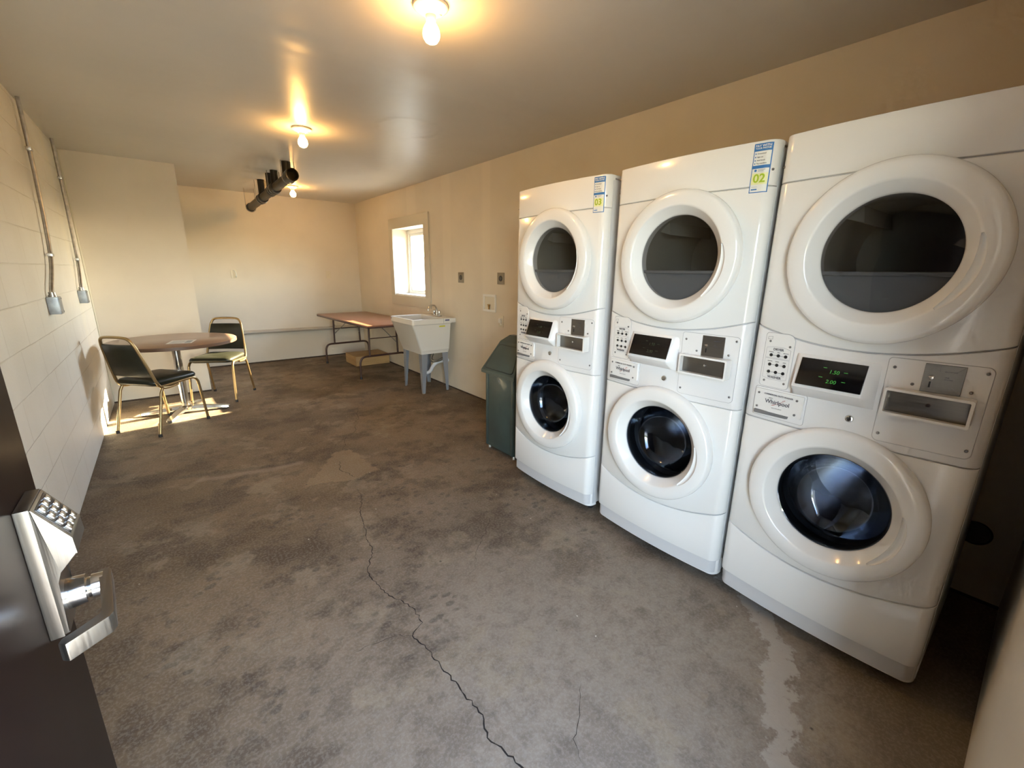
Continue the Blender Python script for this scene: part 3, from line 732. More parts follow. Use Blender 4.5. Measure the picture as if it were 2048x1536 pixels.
YS = {1: (.0499, .9671), 2: (.7358, 1.0073), 3: (1.4929, 1.011)}
LB = {1: 'white stacked washer and dryer nearest the doorway, with bright green price digits',
      2: 'white stacked washer and dryer with lime 02 sticker, standing between two others',
      3: 'white stacked washer and dryer with 03 sticker, beside the green metal bin'}
machines = {1: mac}
for i in (2, 3): machines[i] = copy_tree(mac)
for i, m_ in machines.items():
    y0, wd_ = YS[i]; m_.location = (XM, y0 + W / 2 * wd_, 0); m_.rotation_euler = (0, 0, -PI / 2); m_.scale = (wd_, 1, 1)
    tag(m_, LB[i], 'washer dryer', 'coin laundry machines in a row')
def find(root, base):
    for c in children(root):
        if c.name.split('.')[0] == base: return c
        r = find(c, base)
        if r: return r
for i, m_ in machines.items():
    sco = find(m_, 'display_screen'); digits(M['digit'] if i == 1 else M['digitdim'])
    if i > 1:
        nb = MB(); nb.text('0%d' % i, .040, (cxs, fy(cxs) - .0026, vz(.285)), M['stgreen'], depth=.0002, bold=.0008); no = nb.conform(cxs).build('number', find(m_, 'payment_sticker')); no['label'] = 'lime green number 0%d' % i

# ------------------------------------------------------------------ green swing-top bin
bn = empty('metal_bin', (2.085, 2.520, 0)); tag(bn, 'dark green metal waste bin with a sloped flap lid', 'trash bin')
b = MB(); hx, hy = .190, .178
b.box(-hx, hx, -hy, hy, .030, .650, M['trash'], .004); bo = b.build('body', bn)
for s_ in (-1, 1):
    pz = MB(); pz.box(-hx - .004, -hx + .001, s_ * (hy - .020) - .014, s_ * (hy - .020) + .014, .032, .640, M['trash'], .002); pz.build('corner_strip', bn)
lid = MB(); lx, ly = .215, .203
def rect(x0, x1, y0, y1, z): return [(x0, y0, z), (x1, y0, z), (x1, y1, z), (x0, y1, z)]
lid.loops([rect(-lx, lx, -ly, ly, .628), rect(-lx, lx, -ly, ly, .650), rect(-.085, .085, -.130, .130, .870), rect(-.020, .020, -.095, .095, .915)], M['trash']); lid.build('lid', bn, smooth=20)
fl = MB()   # flap lying on the front slope (slope runs in x from -lx to -.085 while z climbs)
s0 = Vector((-lx, 0, .650)); s1 = Vector((-.085, 0, .870)); ds = (s1 - s0).normalized(); ns = Vector((-ds.z, 0, ds.x)); LL = (s1 - s0).length
def trap(h): 
    P2 = [];
    for (u, v, r_) in ((.025, -.168, .02), (.025, .168, .02), (LL - .030, .118, .02), (LL - .030, -.118, .02)):
        P2.append((u, v))
    return P2
quad = [Vector((u, v)) for u, v in trap(0)]; rp = []
for i in range(4):
    p, c0, c1 = quad[i], quad[i - 1], quad[(i + 1) % 4]; e0 = (c0 - p).normalized() * .03; e1 = (c1 - p).normalized() * .03
    for k in range(6):
        t_ = k / 5; rp.append((p + e0) * (1 - t_) ** 2 + p * 2 * t_ * (1 - t_) + (p + e1) * t_ ** 2)
rings = [[s0 + ds * q.x + ns * h + Vector((0, q.y, 0)) for q in [Vector((qq.x + (0.0), qq.y)) for qq in rp]] for h in (-.002, .003)]
fl.loops(rings, M['trash']); fo = fl.build('flap', bn, smooth=30)
gv = MB(); gp_ = [s0 + ds * q.x + ns * .0012 + Vector((0, q.y, 0)) for q in [Vector(((qq.x - LL / 2) * 1.025 + LL / 2, qq.y * 1.025)) for qq in rp]]
gv.tube(gp_, .0022, M['rubber'], 6, wrap=True); gv.build('flap_gap', fo)
em = MB(); em.tube([(-hx - .004, .0, .600), (-hx - .004, -.006, .590), (-hx - .004, 0, .580), (-hx - .004, .006, .590)], .0015, M['seam'], 6, wrap=True); em.build('emblem', bn)
for x in (-.165, .165):
    for y in (-.155, .155):
        f = MB(); f.lathe([(0, 0), (.014, 0), (.014, .022), (.008, .032)], M['zinc'], (x, y, 0), 'z', 12); f.build('foot', bn)

# ------------------------------------------------------------------ utility sink
sk = empty('utility_sink', (2.34, 4.645, 0)); tag(sk, 'white plastic laundry sink on grey tapered metal legs under the window', 'sink')
tb = MB()
# front of the tub faces -x and slopes; rings run bottom to rim outside, then down inside
def ring4(x0, x1, y0, y1, z, r=.02): return [(x, y, z) for x, y in rounded(x0, x1, y0, y1, r, 4)]
fx = -.255
tb.loops([ring4(-.140, .215, -.250, .250, .465), ring4(-.148, .220, -.258, .258, .500), ring4(-.150, .222, -.262, .262, .505), ring4(-.250, .235, -.285, .285, .800), ring4(-.256, .240, -.292, .292, .808),
          ring4(-.256, .245, -.292, .292, .862), ring4(-.245, .240, -.282, .282, .866), ring4(-.222, .150, -.258, .258, .862), ring4(-.120, .130, -.215, .215, .520), ring4(-.110, .120, -.205, .205, .510)], M['tubw'])
tb.build('basin', sk, smooth=30)
dk = MB(); dk.box(.130, .286, -.305, .305, .812, .866, M['tubw'], .008); dk.build('faucet_deck', sk)
for sx2, sy2 in ((-1, -1), (-1, 1), (1, -1), (1, 1)):
    lg = MB(); X = -.135 if sx2 < 0 else .205; Y = .242 * sy2
    for z0_, z1_, w0, w1 in ((0.0, .475, .030, .078),):
        # folded angle: one flange along x, one along y
        t_ = .003
        lg.loops([[(X, Y, z0_), (X - sx2 * w0, Y, z0_), (X - sx2 * w0, Y - sy2 * t_, z0_), (X - sx2 * t_, Y - sy2 * t_, z0_), (X - sx2 * t_, Y - sy2 * w0, z0_), (X, Y - sy2 * w0, z0_)],
                  [(X, Y, z1_), (X - sx2 * w1, Y, z1_), (X - sx2 * w1, Y - sy2 * t_, z1_), (X - sx2 * t_, Y - sy2 * t_, z1_), (X - sx2 * t_, Y - sy2 * w1, z1_), (X, Y - sy2 * w1, z1_)]], M['leggrey'])
    lo = lg.build('leg', sk, smooth=0)
    ft = MB(); ft.lathe([(0, 0), (.012, 0), (.012, .010), (.006, .014)], M['zinc'], (X - sx2 * .010, Y - sy2 * .010, 0), 'z', 12); ft.build('leveller', lo)
fc = MB(); fz = .866
fc.box(.168, .212, -.115, .055, fz, fz + .016, M['chrome'], .005); fco = fc.build('faucet', sk)
spt = MB(); spt.tube(smooth_path([(.190, -.030, fz + .014), (.190, -.030, fz + .075), (.165, -.030, fz + .125), (.110, -.030, fz + .125), (.080, -.030, fz + .090), (.076, -.030, fz + .062)], 5), .0095, M['chrome'], 12); spt.build('spout', fco)
for y in (-.090, .030):
    kn = MB(); kn.lathe([(.010, 0), (.010, .014), (.018, .020), (.021, .040), (.016, .055), (0, .058)], M['chrome'], (.190, y, fz + .014), 'z', 14); kn.build('tap_handle', fco)
lb = MB(); lb.box(.145, .200, -.3070, -.3052, .838, .852, M['navy']); lb.build('printed_label', sk)
lb = MB(); lb.box(.075, .150, -.2915, -.2900, .770, .784, M['yel']); lb.xf(Matrix.Identity(4)); lbo = lb.build('yellow_sticker', sk)
pl = MB(); pl.lathe([(0, 0), (.012, 0), (.012, .003)], M['galv'], (-.2575, .262, .845), 'x', 14); pl.build('rim_badge', sk)
dr = MB(); dr.tube(smooth_path([(.0, .02, .468), (.0, .02, .30), (.0, .0, .225), (.02, -.03, .195), (.06, -.06, .215), (.085, -.09, .280), (.13, -.11, .325), (.20, -.11, .335), (.283, -.11, .335)], 5), .021, M['pvc'], 14)
for p in ((.0, .02, .36), ): dr.lathe([(.021, -.02), (.027, -.018), (.027, .018), (.021, .02)], M['pvc'], p, 'z', 16)
dr.build('drain_pipe', sk)
hs = MB(); hs.tube(smooth_path([(.19, -.09, .810), (.17, -.07, .55), (.10, -.09, .46), (.045, -.13, .44), (.02, -.15, .38), (.05, -.16, .345), (.14, -.15, .345), (.22, -.10, .350), (.283, -.06, .365)], 5), .006, M['hose'], 8)
hs.tube(smooth_path([(.19, .03, .810), (.17, .0, .55), (.12, -.05, .43), (.06, -.12, .375), (.10, -.16, .355), (.20, -.14, .385), (.283, -.10, .390)], 5), .006, M['hose'], 8); hs.build('supply_hose', sk)

# ------------------------------------------------------------------ chairs
def make_chair():
    r = empty('dining_chair')
    def side(s_):
        fl_ = MB(); fl_.tube(smooth_path([(s_ * .205, -.02, .418), (s_ * .206, .13, .424), (s_ * .207, .175, .418), (s_ * .209, .200, .395), (s_ * .211, .212, .34), (s_ * .216, .245, .012)], 5), .0115, M['brass'], 12); o1 = fl_.build('leg', r)
        rl_ = MB(); rl_.tube([(s_ * .200, -.115, .418), (s_ * .203, -.150, .36), (s_ * .212, -.235, .012)], .0115, M['brass'], 12); o2 = rl_.build('leg', r)
        for o_, x, y in ((o1, .216, .245), (o2, .212, -.235)):
            f = MB(); f.lathe([(0, 0), (.0145, 0), (.0145, .022), (.0115, .026)], M['rubber'], (s_ * x, y, 0), 'z', 12); f.build('foot_cap', o_)
        rb = MB(); rb.tube([(s_ * .203, -.140, .414), (s_ * .205, -.02, .418)], .0115, M['brass'], 12); rb.build('seat_rail', r)
    side(-1); side(1)
    cr_ = MB(); cr_.tube([(-.203, -.128, .414), (.203, -.128, .414)], .009, M['brass'], 10).tube([(-.206, .12, .420), (.206, .12, .420)], .009, M['brass'], 10); cr_.build('cross_rail', r)
    hp = []
    half = [(.198, .02, .400), (.200, -.06, .392), (.202, -.125, .402), (.198, -.165, .450), (.186, -.196, .56), (.163, -.243, .735), (.152, -.257, .785), (.132, -.268, .822), (.095, -.273, .838), (0, -.274, .842)]
    ctrl = [Vector((-x, y, z)) for x, y, z in half] + [Vector((x, y, z)) for x, y, z in half[-2::-1]]
    bf = MB(); bf.tube(smooth_path(ctrl, 4), .0115, M['brass'], 12); bf.build('back_frame', r)
    # backrest, gently curved sheet of padding between the tubes
    bk = MB(); rings = []
    for z, y, hw in ((.505, -.180, .180), (.512, -.182, .181), (.60, -.206, .173), (.70, -.232, .161), (.772, -.252, .149), (.779, -.254, .147)):
        th = .012 if .51 < z < .775 else .004; n = 10; fr_ = []; bq_ = []
        for k in range(n + 1):
            u = -1 + 2 * k / n; bow = -.020 * (1 - u * u)
            fr_.append((u * hw, y + bow + th, z + .003)); bq_.append((u * hw, y + bow - th * .6, z - .003))
        rings.append(fr_ + bq_[::-1])
    bk.loops(rings, M['vinylb']); bk.build('backrest', r, smooth=50)
    se = MB(); rings = []
    for z, g, hh in ((.425, -.012, 0), (.432, -.001, 0), (.445, .003, 0), (.458, 0, 0), (.470, -.012, 0), (.480, -.045, 0), (.486, -.10, 0)):
        pts = rounded(-.205 - g, .205 + g, -.190 - g, .225 + g, max(.055 + g * .3, .01), 5)
        rings.append([(x * (1 - .06 * (0 if y > 0 else 1)), y, z) for x, y in pts])
    se.loops(rings, M['vinylb']); so = se.build('seat', r, smooth=60)
    pn = MB(); pn.prism(rounded(-.190, .190, -.175, .205, .05, 5), .420, .427, M['shell'], 'xy'); pn.build('seat_board', so)
    return r
ch = make_chair(); ch2 = copy_tree(ch)
def set_chair(c, fx_, fy_, rx, ry):
    mx, my = (fx_ + rx) / 2, (fy_ + ry) / 2; c.location = (mx, my, 0); c.rotation_euler = (0, 0, math.atan2(fy_ - ry, fx_ - rx) - PI / 2)
set_chair(ch, .035, 4.99, -.345, 4.645); set_chair(ch2, .283, 5.42, .495, 5.80)
tag(ch, 'black vinyl and brass tube chair at the table, beside the block wall', 'chair', 'chairs at the round table')
tag(ch2, 'black vinyl and brass tube chair at the table, in front of the alcove', 'chair', 'chairs at the round table')

# ------------------------------------------------------------------ round table
TX, TY, TZ, TR = .022, 5.18, .722, .505
rtb = empty('round_table', (TX, TY, 0)); tag(rtb, 'round brown laminate table on a chrome pedestal with four feet', 'table')
tp = MB(); tp.lathe([(0, TZ - .001), (TR - .004, TZ - .001), (TR, TZ - .004), (TR, TZ - .006)], M['lam'], n=72); tp.lathe([(TR, TZ - .006), (TR + .0005, TZ - .030), (TR - .006, TZ - .034), (0, TZ - .034)], M['lamedge'], n=72)
bmesh.ops.remove_doubles(tp.bm, verts=tp.bm.verts, dist=1e-5); tp.build('tabletop', rtb, smooth=40)
pc = MB(); pc.lathe([(.16, TZ - .036), (.16, TZ - .042), (.05, TZ - .046), (.034, TZ - .060), (.034, .075), (.060, .060), (.060, .030)], M['chrome'], n=28); pc.build('pedestal', rtb)
for an in (-114, -11, 66, 167):
    q = math.radians(an); ft = MB(); secs = []
    for s_, hw, z0_, z1_ in ((.03, .034, .040, .066), (.12, .033, .034, .060), (.25, .030, .020, .044), (.33, .028, .014, .034), (.352, .024, .014, .030), (.362, .012, .015, .027)):
        secs.append([(s_, -hw, z0_), (s_, hw, z0_), (s_, hw * .9, z1_), (s_, -hw * .9, z1_)])
    ft.loops(secs, M['chrome']); ft.xf(Matrix.Rotation(q, 4, 'Z')); fo = ft.build('foot', rtb, smooth=30)
    gl_ = MB(); gl_.lathe([(0, 0), (.016, 0), (.016, .012), (.007, .016)], M['rubber'], (.335 * math.cos(q), .335 * math.sin(q), 0), 'z', 14); gl_.build('glide', fo)
pp = empty('leaflet', (.075, 4.985, TZ)); pp.rotation_euler = (0, 0, math.radians(-14)); tag(pp, 'printed paper leaflet lying on the round table', 'paper')
q = MB(); q.box(-.095, .095, -.110, .110, 0, .0014, M['paper']); q.build('sheet', pp)
q = MB()
for k in range(5): q.box(-.075, .02 + .01 * (k % 3), -.085 + k * .035, -.075 + k * .035, .0014, .0017, M['papink'])
q.box(.035, .08, -.08, .06, .0014, .0017, M['papink']); q.build('printing', pp)

# ------------------------------------------------------------------ folding table in the alcove
FT = empty('folding_table', (2.195, 6.03, 0), math.radians(2.6)); tag(FT, 'long brown folding table with dark metal legs in the alcove', 'table')
hw, hl = .38, .925
q = MB(); q.box(-hw, hw, -hl, hl, .724, .740, M['fold'], .002); q.build('tabletop', FT)
q = MB()
q.box(-hw, -hw + .02, -hl, hl, .706, .7245, M['foldleg'], .001).box(hw - .02, hw, -hl, hl, .706, .7245, M['foldleg'], .001).box(-hw, hw, -hl, -hl + .02, .706, .7245, M['foldleg'], .001).box(-hw, hw, hl - .02, hl, .706, .7245, M['foldleg'], .001)
q.build('apron', FT)
def legset(y, sgn):
    r = MB(); zb = .290
    r.tube([(-.19, y, .722), (-.20, y, zb)], .0125, M['foldleg'], 12).tube([(.19, y, .722), (.20, y, zb)], .0125, M['foldleg'], 12)
    r.tube(smooth_path([(-.335, y, .012), (-.335, y, .15), (-.330, y, .225), (-.305, y, .270), (-.26, y, .288), (-.15, y, .290), (.15, y, .290), (.26, y, .288), (.305, y, .270), (.330, y, .225), (.335, y, .15), (.335, y, .012)], 4), .0135, M['foldleg'], 12)
    r.tube([(-.20, y, .52), (.20, y, .52)], .006, M['foldleg'], 8)
    o_ = r.build('leg_frame', FT)
    for s_ in (-1, 1):
        f = MB(); f.lathe([(0, 0), (.017, 0), (.017, .025), (.0135, .03)], M['rubber'], (s_ * .335, y, 0), 'z', 12); f.build('foot_cap', o_)
    br = MB(); br.tube([(-.19, y, .44), (-.05, y + sgn * .36, .712)], .006, M['zinc'], 8).tube([(.19, y, .44), (.05, y + sgn * .36, .712)], .006, M['zinc'], 8); br.build('brace', FT)
legset(-.50, 1); legset(.79, -1)

# plywood platform under it
q = MB(); q.box(2.085, 2.600, 6.28, 6.735, .006, .150, M['ply'], .004); o = q.build('plywood_platform'); tag(o, 'low yellowish plywood box on the floor under the folding table', 'box')

# ------------------------------------------------------------------ ceiling lamps
LZ = ZC
def make_lamp():
    r = empty('ceiling_lamp')
    q = MB(); q.lathe([(.068, 0), (.070, -.006), (.068, -.012), (.055, -.020), (.036, -.027), (.028, -.036)], M['porc'], n=36)
    q.box(.018, .044, -.014, .004, -.030, -.018, M['porc'], .002); q.build('lampholder', r)
    q = MB(); q.lathe([(.028, -.036), (.0215, -.036), (.0195, -.058), (.0185, -.060), (0, -.060)], M['porc'], n=28); q.build('socket', r)
    q = MB(); q.lathe([(0, -.134), (.012, -.1325), (.024, -.126), (.0320, -.114), (.0345, -.101), (.0330, -.088), (.0275, -.075), (.0200, -.064), (.0160, -.058)], M['bulb'], n=28); q.build('bulb', r)
    return r
lamps = [make_lamp()]; lamps += [copy_tree(lamps[0]) for _ in range(2)]
for l_, (x, y), lab in zip(lamps, ((1.007, 1.812), (1.002, 3.828), (1.50, 6.42)), (
        'bare glowing bulb in white ceiling lampholder, largest, at the top edge of view',
        'bare glowing bulb in white ceiling lampholder, in front of the black pipe',
        'bare glowing bulb on the alcove ceiling, seen just below the black pipe')):
    l_.location = (x, y, LZ); tag(l_, lab, 'ceiling light', 'bare bulbs along the ceiling')

# ------------------------------------------------------------------ black drain pipe under the ceiling
pe = empty('drain_pipe', (1.15, 5.9, ZC)); tag(pe, 'black plastic drain pipe hanging under the ceiling with three risers', 'pipe')
P0, P1 = Vector((0, -1.00, -.145)), Vector((-.050, 1.18, -.235))
def along(t_): return P0 + (P1 - P0) * t_
q = MB(); q.tube([along(.0 + .97 * k / 12) for k in range(13)], .046, M['abs'], 24, cap=False); q.build('main_run', pe)
q = MB(); ax = (P1 - P0).normalized()
def hub(mb, t0, t1, r):
    c0, c1 = along(t0), along(t1); mb.tube([c0, c0 + ax * .004, c1 - ax * .004, c1], [r - .008, r, r, r - .008], M['abs'], 28)
hub(q, .035, .045, .058)
cA, cB = along(-.012), along(.045)
q.tube([cA, cA + ax * .002, cB - ax * .01, cB], [.050, .060, .060, .048], M['abs'], 28, cap=False); q.tube([cA, along(.05)], .050, M['abs'], 28, cap=False); q.build('open_hub', pe)
for t0, t1 in ((.30, .345), (.36, .385), (.395, .43), (.60, .64), (.655, .69)):
    q = MB(); hub(q, t0, t1, .057); q.build('coupling', pe)
q = MB(); hub(q, .965, 1.0, .054); q.build('end_cap', pe)
for t0, r, dx in ((.075, .042, 0), (.315, .038, .0), (.41, .042, -.0), (.62, .040, 0)):
    c = along(t0); q = MB(); q.tube([Vector((c.x + dx, c.y, c.z)), Vector((c.x + dx, c.y, 0.0))], r, M['abs'], 20); q.build('riser', pe)
for t0 in (.055, .335, .65, .975):
    c = along(t0); q = MB(); R__ = .060
    pts = [Vector((c.x - R__, c.y, 0.0))] + [Vector((c.x - R__ * math.cos(PI * k / 12), c.y, c.z - R__ * math.sin(PI * k / 12))) for k in range(13)] + [Vector((c.x + R__, c.y, 0))]
    q.tube(pts, .004, M['galv'], 6); q.build('hanger_strap', pe)

# ------------------------------------------------------------------ conduits and boxes on the block wall
def conduit(yt, yb_, zb, lab, labb, r=.0115, x=XL + .026, strap=.4):
    e_ = empty('conduit', (x, yb_, zb)); tag(e_, lab, 'conduit', 'metal conduits down the block wall')
    q = MB(); q.tube(smooth_path([(0, yt - yb_, ZC - zb), (0, (yt - yb_) * .9, (ZC - zb) * .6), (0, (yt - yb_) * .60, (ZC - zb) * .22), (-.0, .02, .05), (0, 0, 0)], 8), r, M['galv'], 12); q.build('pipe', e_)
    for f in (.75, .21):
        z = (ZC - zb) * f; y = (yt - yb_) * (.60 if f < .3 else .95)
        q = MB(); q.box(-.014, .013, y - .034, y + .034, z - .010, z + .010, M['galv'], .002); q.lathe([(0, .004), (.006, .002), (.006, -.002)], M['screw'], (-.010, y + .026, z), 'x', 8); q.build('strap', e_)
    q = MB(); q.lathe([(.011, .03), (.0165, .028), (.0165, .012), (.020, .011), (.020, 0)], M['galv'], (0, 0, 0), 'z', 16); q.build('connector', e_)
    jb = empty('junction_box', (XL, yb_, zb)); tag(jb, labb, 'electrical box', 'metal boxes at the conduit ends')  # junction box that ends the conduit
    q = MB(); q.box(.001, .052, -.052, .052, -.104, 0, M['galvbox'], .002); q.build('box_body', jb)
    q = MB(); q.box(.052, .0545, -.052, .052, -.104, 0, M['galvbox'], .001); c2_ = q.build('cover', jb)
    for y, z in ((-.04, -.012), (.04, -.012), (-.04, -.092), (.04, -.092)):
        q = MB(); q.lathe([(0, .0022), (.005, .0016), (.005, -.001)], M['screw'], (.0548, y, z), 'x', 10); q.build('screw', c2_)
conduit(4.36, 3.90, 1.200, 'metal conduit down the block wall, the one nearer the entry door', 'galvanised box on the block wall, the one nearer the entry door')
conduit(5.52, 5.23, 1.185, 'metal conduit down the block wall, the one next to the back corner', 'galvanised box on the block wall, the one above the nearer chair')

# conduit along the back wall of the alcove
e_ = empty('wall_pipe', (XP, YF - .034, .465)); tag(e_, 'grey horizontal pipe running along the back wall of the alcove', 'pipe')
q = MB(); q.tube([(.012, 0, .012), (1.2, 0, .003), (2.33, 0, -.006)], .027, M['paintpipe'], 16); q.build('pipe', e_)
for x in (.56, 1.86):
    q = MB(); q.tube([(x - .03, 0, .008 - x * .007), (x + .03, 0, .0078 - x * .007)], .031, M['paintpipe'], 16); q.box(x - .01, x + .01, -.03, .033, .022, .042, M['paintpipe'], .003); q.build('coupling', e_)

# ------------------------------------------------------------------ wall plates
def wallthing(name, loc, lab, cat, group=None):
    o_ = empty(name, loc); tag(o_, lab, cat, group); return o_
for y, z, lab in ((4.213, 1.321, 'steel dryer outlet with round black socket, the one between window and sink hookup'), (3.478, 1.324, 'steel dryer outlet with round black socket, the one beside the last machine')):
    o_ = wallthing('dryer_outlet', (XR, y, z), lab, 'outlet', 'dryer outlets on the long wall')
    q = MB(); q.box(-.006, -.0003, -.056, .056, -.056, .056, M['gplate'], .002); q.build('cover_plate', o_)
    q = MB(); q.lathe([(0, -.009), (.026, -.009), (.028, -.005)], M['dark'], (0, 0, 0), 'x', 28); so_ = q.build('socket', o_)
    q = MB()
    for yy_, zz_, w_, h_ in ((-.010, .004, .0015, .007), (.010, .004, .0015, .007), (0, -.011, .003, .003)): q.box(-.0096, -.0088, yy_ - w_, yy_ + w_, zz_ - h_, zz_ + h_, M['gplate'])
    q.build('slots', so_)
o_ = wallthing('washer_hookup_box', (XR, 3.668, 1.075), 'white recessed hookup box with brass valve on the long wall', 'hookup box')
q = MB(); ring(q, -.010, -.0003, -.112, .112, -.088, .088, .024, M['vinyl']); q.build('frame', o_)
q = MB(); q.box(-.0022, -.0006, -.088, .088, -.064, .064, M['plate']); q.build('back', o_)
q = MB(); q.tube([(-.012, .0, -.064), (-.012, .0, -.020)], .008, M['brassv'], 10).tube([(-.004, 0, -.03), (-.022, 0, -.03)], .007, M['brassv'], 10).box(-.020, -.008, -.018, .018, -.022, -.012, M['brassv'], .002); q.build('valve', o_)
o_ = wallthing('wall_outlet', (XR, 3.470, .905), 'ivory wall outlet with a white plug-in, below the hookup box', 'outlet')
q = MB(); q.box(-.006, -.0003, -.036, .036, -.058, .058, M['plate'], .002); q.build('cover_plate', o_)
q = MB(); q.box(-.030, -.006, -.016, .016, -.014, .030, M['vinyl'], .006); q.lathe([(0, -.012), (.010, -.011), (.012, -.006)], M['vinyl'], (0, 0, -.030), 'x', 16); q.build('plug_in', o_)
o_ = wallthing('switch_plate', (2.128, YF, 1.303), 'ivory switch plate on the back wall above the folding table', 'switch')
q = MB(); q.box(-.036, .036, -.006, -.0003, -.058, .058, M['plate'], .002); q.build('cover_plate', o_)
q = MB(); q.box(-.006, .006, -.013, -.005, -.011, .011, M['plate'], .002); q.build('toggle', o_)
o_ = wallthing('cable_plate', (.838, YF, 1.307), 'small ivory curved wall fitting on the back wall, near the closet corner', 'wall fitting')
q = MB(); q.box(-.036, .036, -.005, -.0003, -.058, .058, M['plate'], .002); q.build('cover_plate', o_)
q = MB(); q.tube(smooth_path([(-.006, -.004, .050), (.012, -.022, .042), (.022, -.030, .012), (.024, -.026, -.022), (.022, -.004, -.040)], 5), .007, M['vinyl'], 10); q.build('loop', o_)
# open vent stub low on the wall behind the first machine
o_ = empty('wall_vent', (XR, .030, .312)); tag(o_, 'round dark vent opening low on the wall behind the first machine', 'vent')
q = MB(); q.lathe([(.052, 0), (.054, -.004), (.050, -.010), (.047, -.004), (.0, -.003)], M['dark'], (0, 0, 0), 'x', 32); q.build('opening', o_)

# ------------------------------------------------------------------ outside: seen only through the window, and what daylight falls on
struct(MB().box(-60, 90, -60, 90, -.30, -.13, M['grass']).build('ground', smooth=0))
struct(MB().box(-3.0, 6.0, -6.0, YN - T, -.128, -.02, M['conc']).build('path', smooth=0))
struct(MB().box(XR + T, 6.4, YN - T, 12, -.129, -.03, M['conc']).build('pavement', smooth=0))
nb_ = empty('neighbour_house', (19.5, 36, -.13)); tag(nb_, 'pale house with a grey roof outside the window', 'house')
q = MB(); q.box(-5, 5, -3, 3, 0, 2.0, M['neigh']); q.build('wall', nb_, smooth=0)
q = MB(); q.prism([(-3.4, 1.95), (3.4, 1.95), (0, 2.7)], -5.3, 5.3, M['roofm'], 'yz'); q.build('roof', nb_, smooth=0)
def conifer(x, y, h, lab):
    r = empty('conifer', (x, y, -.13)); tag(r, lab, 'tree', 'conifers beyond the window')
    q = MB(); q.tube([(0, 0, 0), (0, 0, h * .9)], [.22, .05], M['bark'], 8); q.build('trunk', r)
    q = MB(); rnd = random.Random(int(x * 10))
    for k in range(9):
        z0_ = h * (.18 + .085 * k); rr = h * .20 * (1 - k / 9.5); n = 14
        low = [(math.cos(2 * PI * i / n) * rr * rnd.uniform(.7, 1.1), math.sin(2 * PI * i / n) * rr * rnd.uniform(.7, 1.1), z0_ - rnd.uniform(0, .06) * h) for i in range(n)]
        top = [(math.cos(2 * PI * i / n) * rr * .12, math.sin(2 * PI * i / n) * rr * .12, z0_ + h * .13) for i in range(n)]
        q.loops([low, top], M['leaf'])
    q.build('foliage', r)
conifer(24.5, 46, 4.4, 'tallest dark conifer beyond the pale house'); conifer(22.8, 46.5, 3.7, 'smaller dark conifer beyond the pale house, left of the tallest'); conifer(26.6, 47, 3.9, 'dark conifer beyond the pale house, right of the tallest')
rl = empty('yard_fence', (6.2, 10, -.03)); tag(rl, 'low pale rail fence outside the window', 'fence')
q = MB(); q.box(-.03, .03, -4, 6, .78, .86, M['vinyl']).box(-.02, .02, -4, 6, .40, .46, M['vinyl']); q.build('rail', rl, smooth=0)
for y in range(-4, 7, 2):
    q = MB(); q.box(-.05, .05, y - .05, y + .05, 0, .92, M['vinyl']); q.build('post', rl, smooth=0)

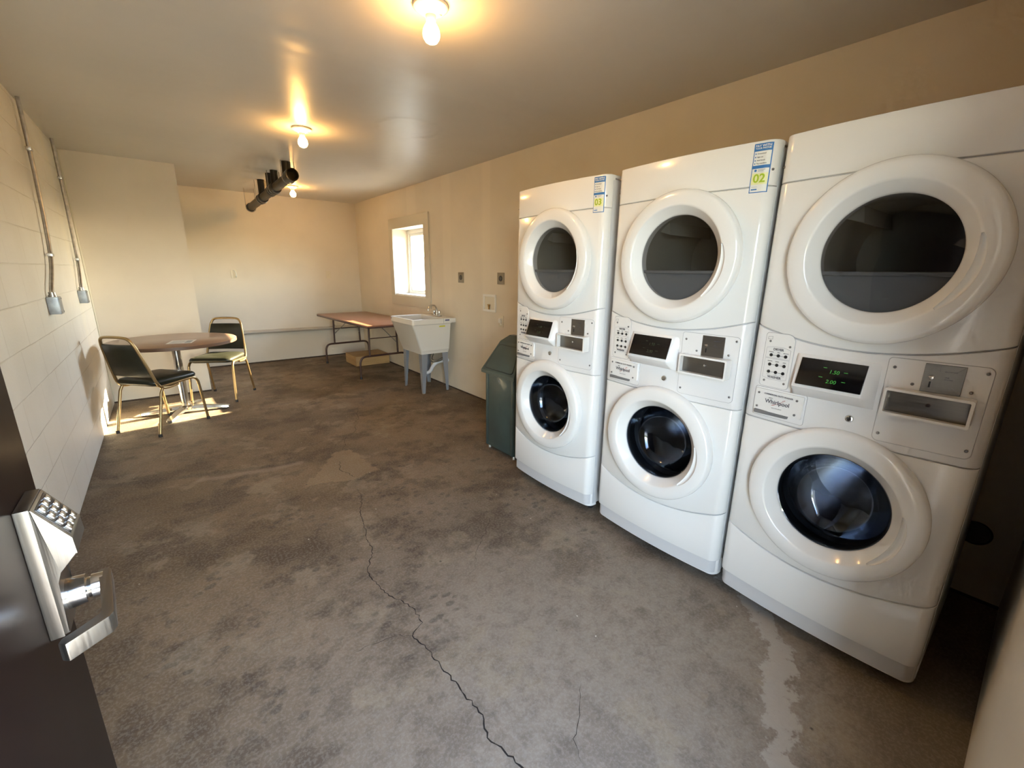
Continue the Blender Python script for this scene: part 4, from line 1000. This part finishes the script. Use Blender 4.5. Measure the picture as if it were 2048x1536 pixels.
# ------------------------------------------------------------------ light
wd = bpy.data.worlds.new('sky'); S.world = wd; wd.use_nodes = True; nt = wd.node_tree; nt.nodes.clear()
ow = nt.nodes.new('ShaderNodeOutputWorld'); bg = nt.nodes.new('ShaderNodeBackground'); sk_ = nt.nodes.new('ShaderNodeTexSky')
sk_.sky_type = 'NISHITA'; sk_.sun_disc = False; sk_.sun_elevation = math.radians(25); sk_.sun_rotation = math.radians(95); sk_.air_density = 1.0; sk_.dust_density = .4; sk_.ozone_density = 1.0
mxw = nt.nodes.new('ShaderNodeMix'); mxw.data_type = 'RGBA'; mxw.blend_type = 'MIX'; mxw.inputs[0].default_value = .25
hz = nt.nodes.new('ShaderNodeRGBToBW'); nt.links.new(sk_.outputs[0], hz.inputs[0])      # thin high haze greys the blue sky
cl = nt.nodes.new('ShaderNodeMix'); cl.data_type = 'RGBA'; cl.blend_type = 'MULTIPLY'; cl.inputs[0].default_value = 1.0; cl.inputs[7].default_value = (1.0, .98, .96, 1)
nt.links.new(hz.outputs[0], cl.inputs[6]); nt.links.new(sk_.outputs[0], mxw.inputs[6]); nt.links.new(cl.outputs[2], mxw.inputs[7]); nt.links.new(mxw.outputs[2], bg.inputs[0]); bg.inputs[1].default_value = 5; nt.links.new(bg.outputs[0], ow.inputs[0])
sun = bpy.data.lights.new('sun', 'SUN'); sun.energy = 80; sun.angle = math.radians(.6); sun.color = (1.0, .80, .52)
so = bpy.data.objects.new('sun', sun); COL.objects.link(so); so.rotation_euler = Vector((-1, -.09, -.47)).to_track_quat('-Z', 'Y').to_euler()
def portal(name, loc, direc, sx3, sy3):
    l = bpy.data.lights.new(name, 'AREA'); l.shape = 'RECTANGLE'; l.size = sx3; l.size_y = sy3; l.cycles.is_portal = True
    o_ = bpy.data.objects.new(name, l); COL.objects.link(o_); o_.location = loc; o_.rotation_euler = direc
portal('doorway_portal', ((DX0 + DX1) / 2, YN - T - .01, DZ / 2), (PI / 2, 0, 0), DX1 - DX0, DZ)
portal('window_portal', (XR + T + .01, (WY0 + WY1) / 2, (WZ0 + WZ1) / 2), (PI / 2, 0, PI / 2), WY1 - WY0, WZ1 - WZ0)

S.view_settings.view_transform = 'Standard'; S.view_settings.look = 'None'; S.view_settings.gamma = 1.0; S.view_settings.use_curve_mapping = False
S.view_settings.exposure = 0.32
S.cycles.use_denoising = True; S.cycles.use_adaptive_sampling = True; S.cycles.adaptive_threshold = .10; S.cycles.adaptive_min_samples = 16
S.cycles.max_bounces = 6; S.cycles.diffuse_bounces = 4; S.cycles.glossy_bounces = 3; S.cycles.transparent_max_bounces = 12
S.cycles.sample_clamp_indirect = 8.0
S.cycles.caustics_reflective = False; S.cycles.caustics_refractive = False
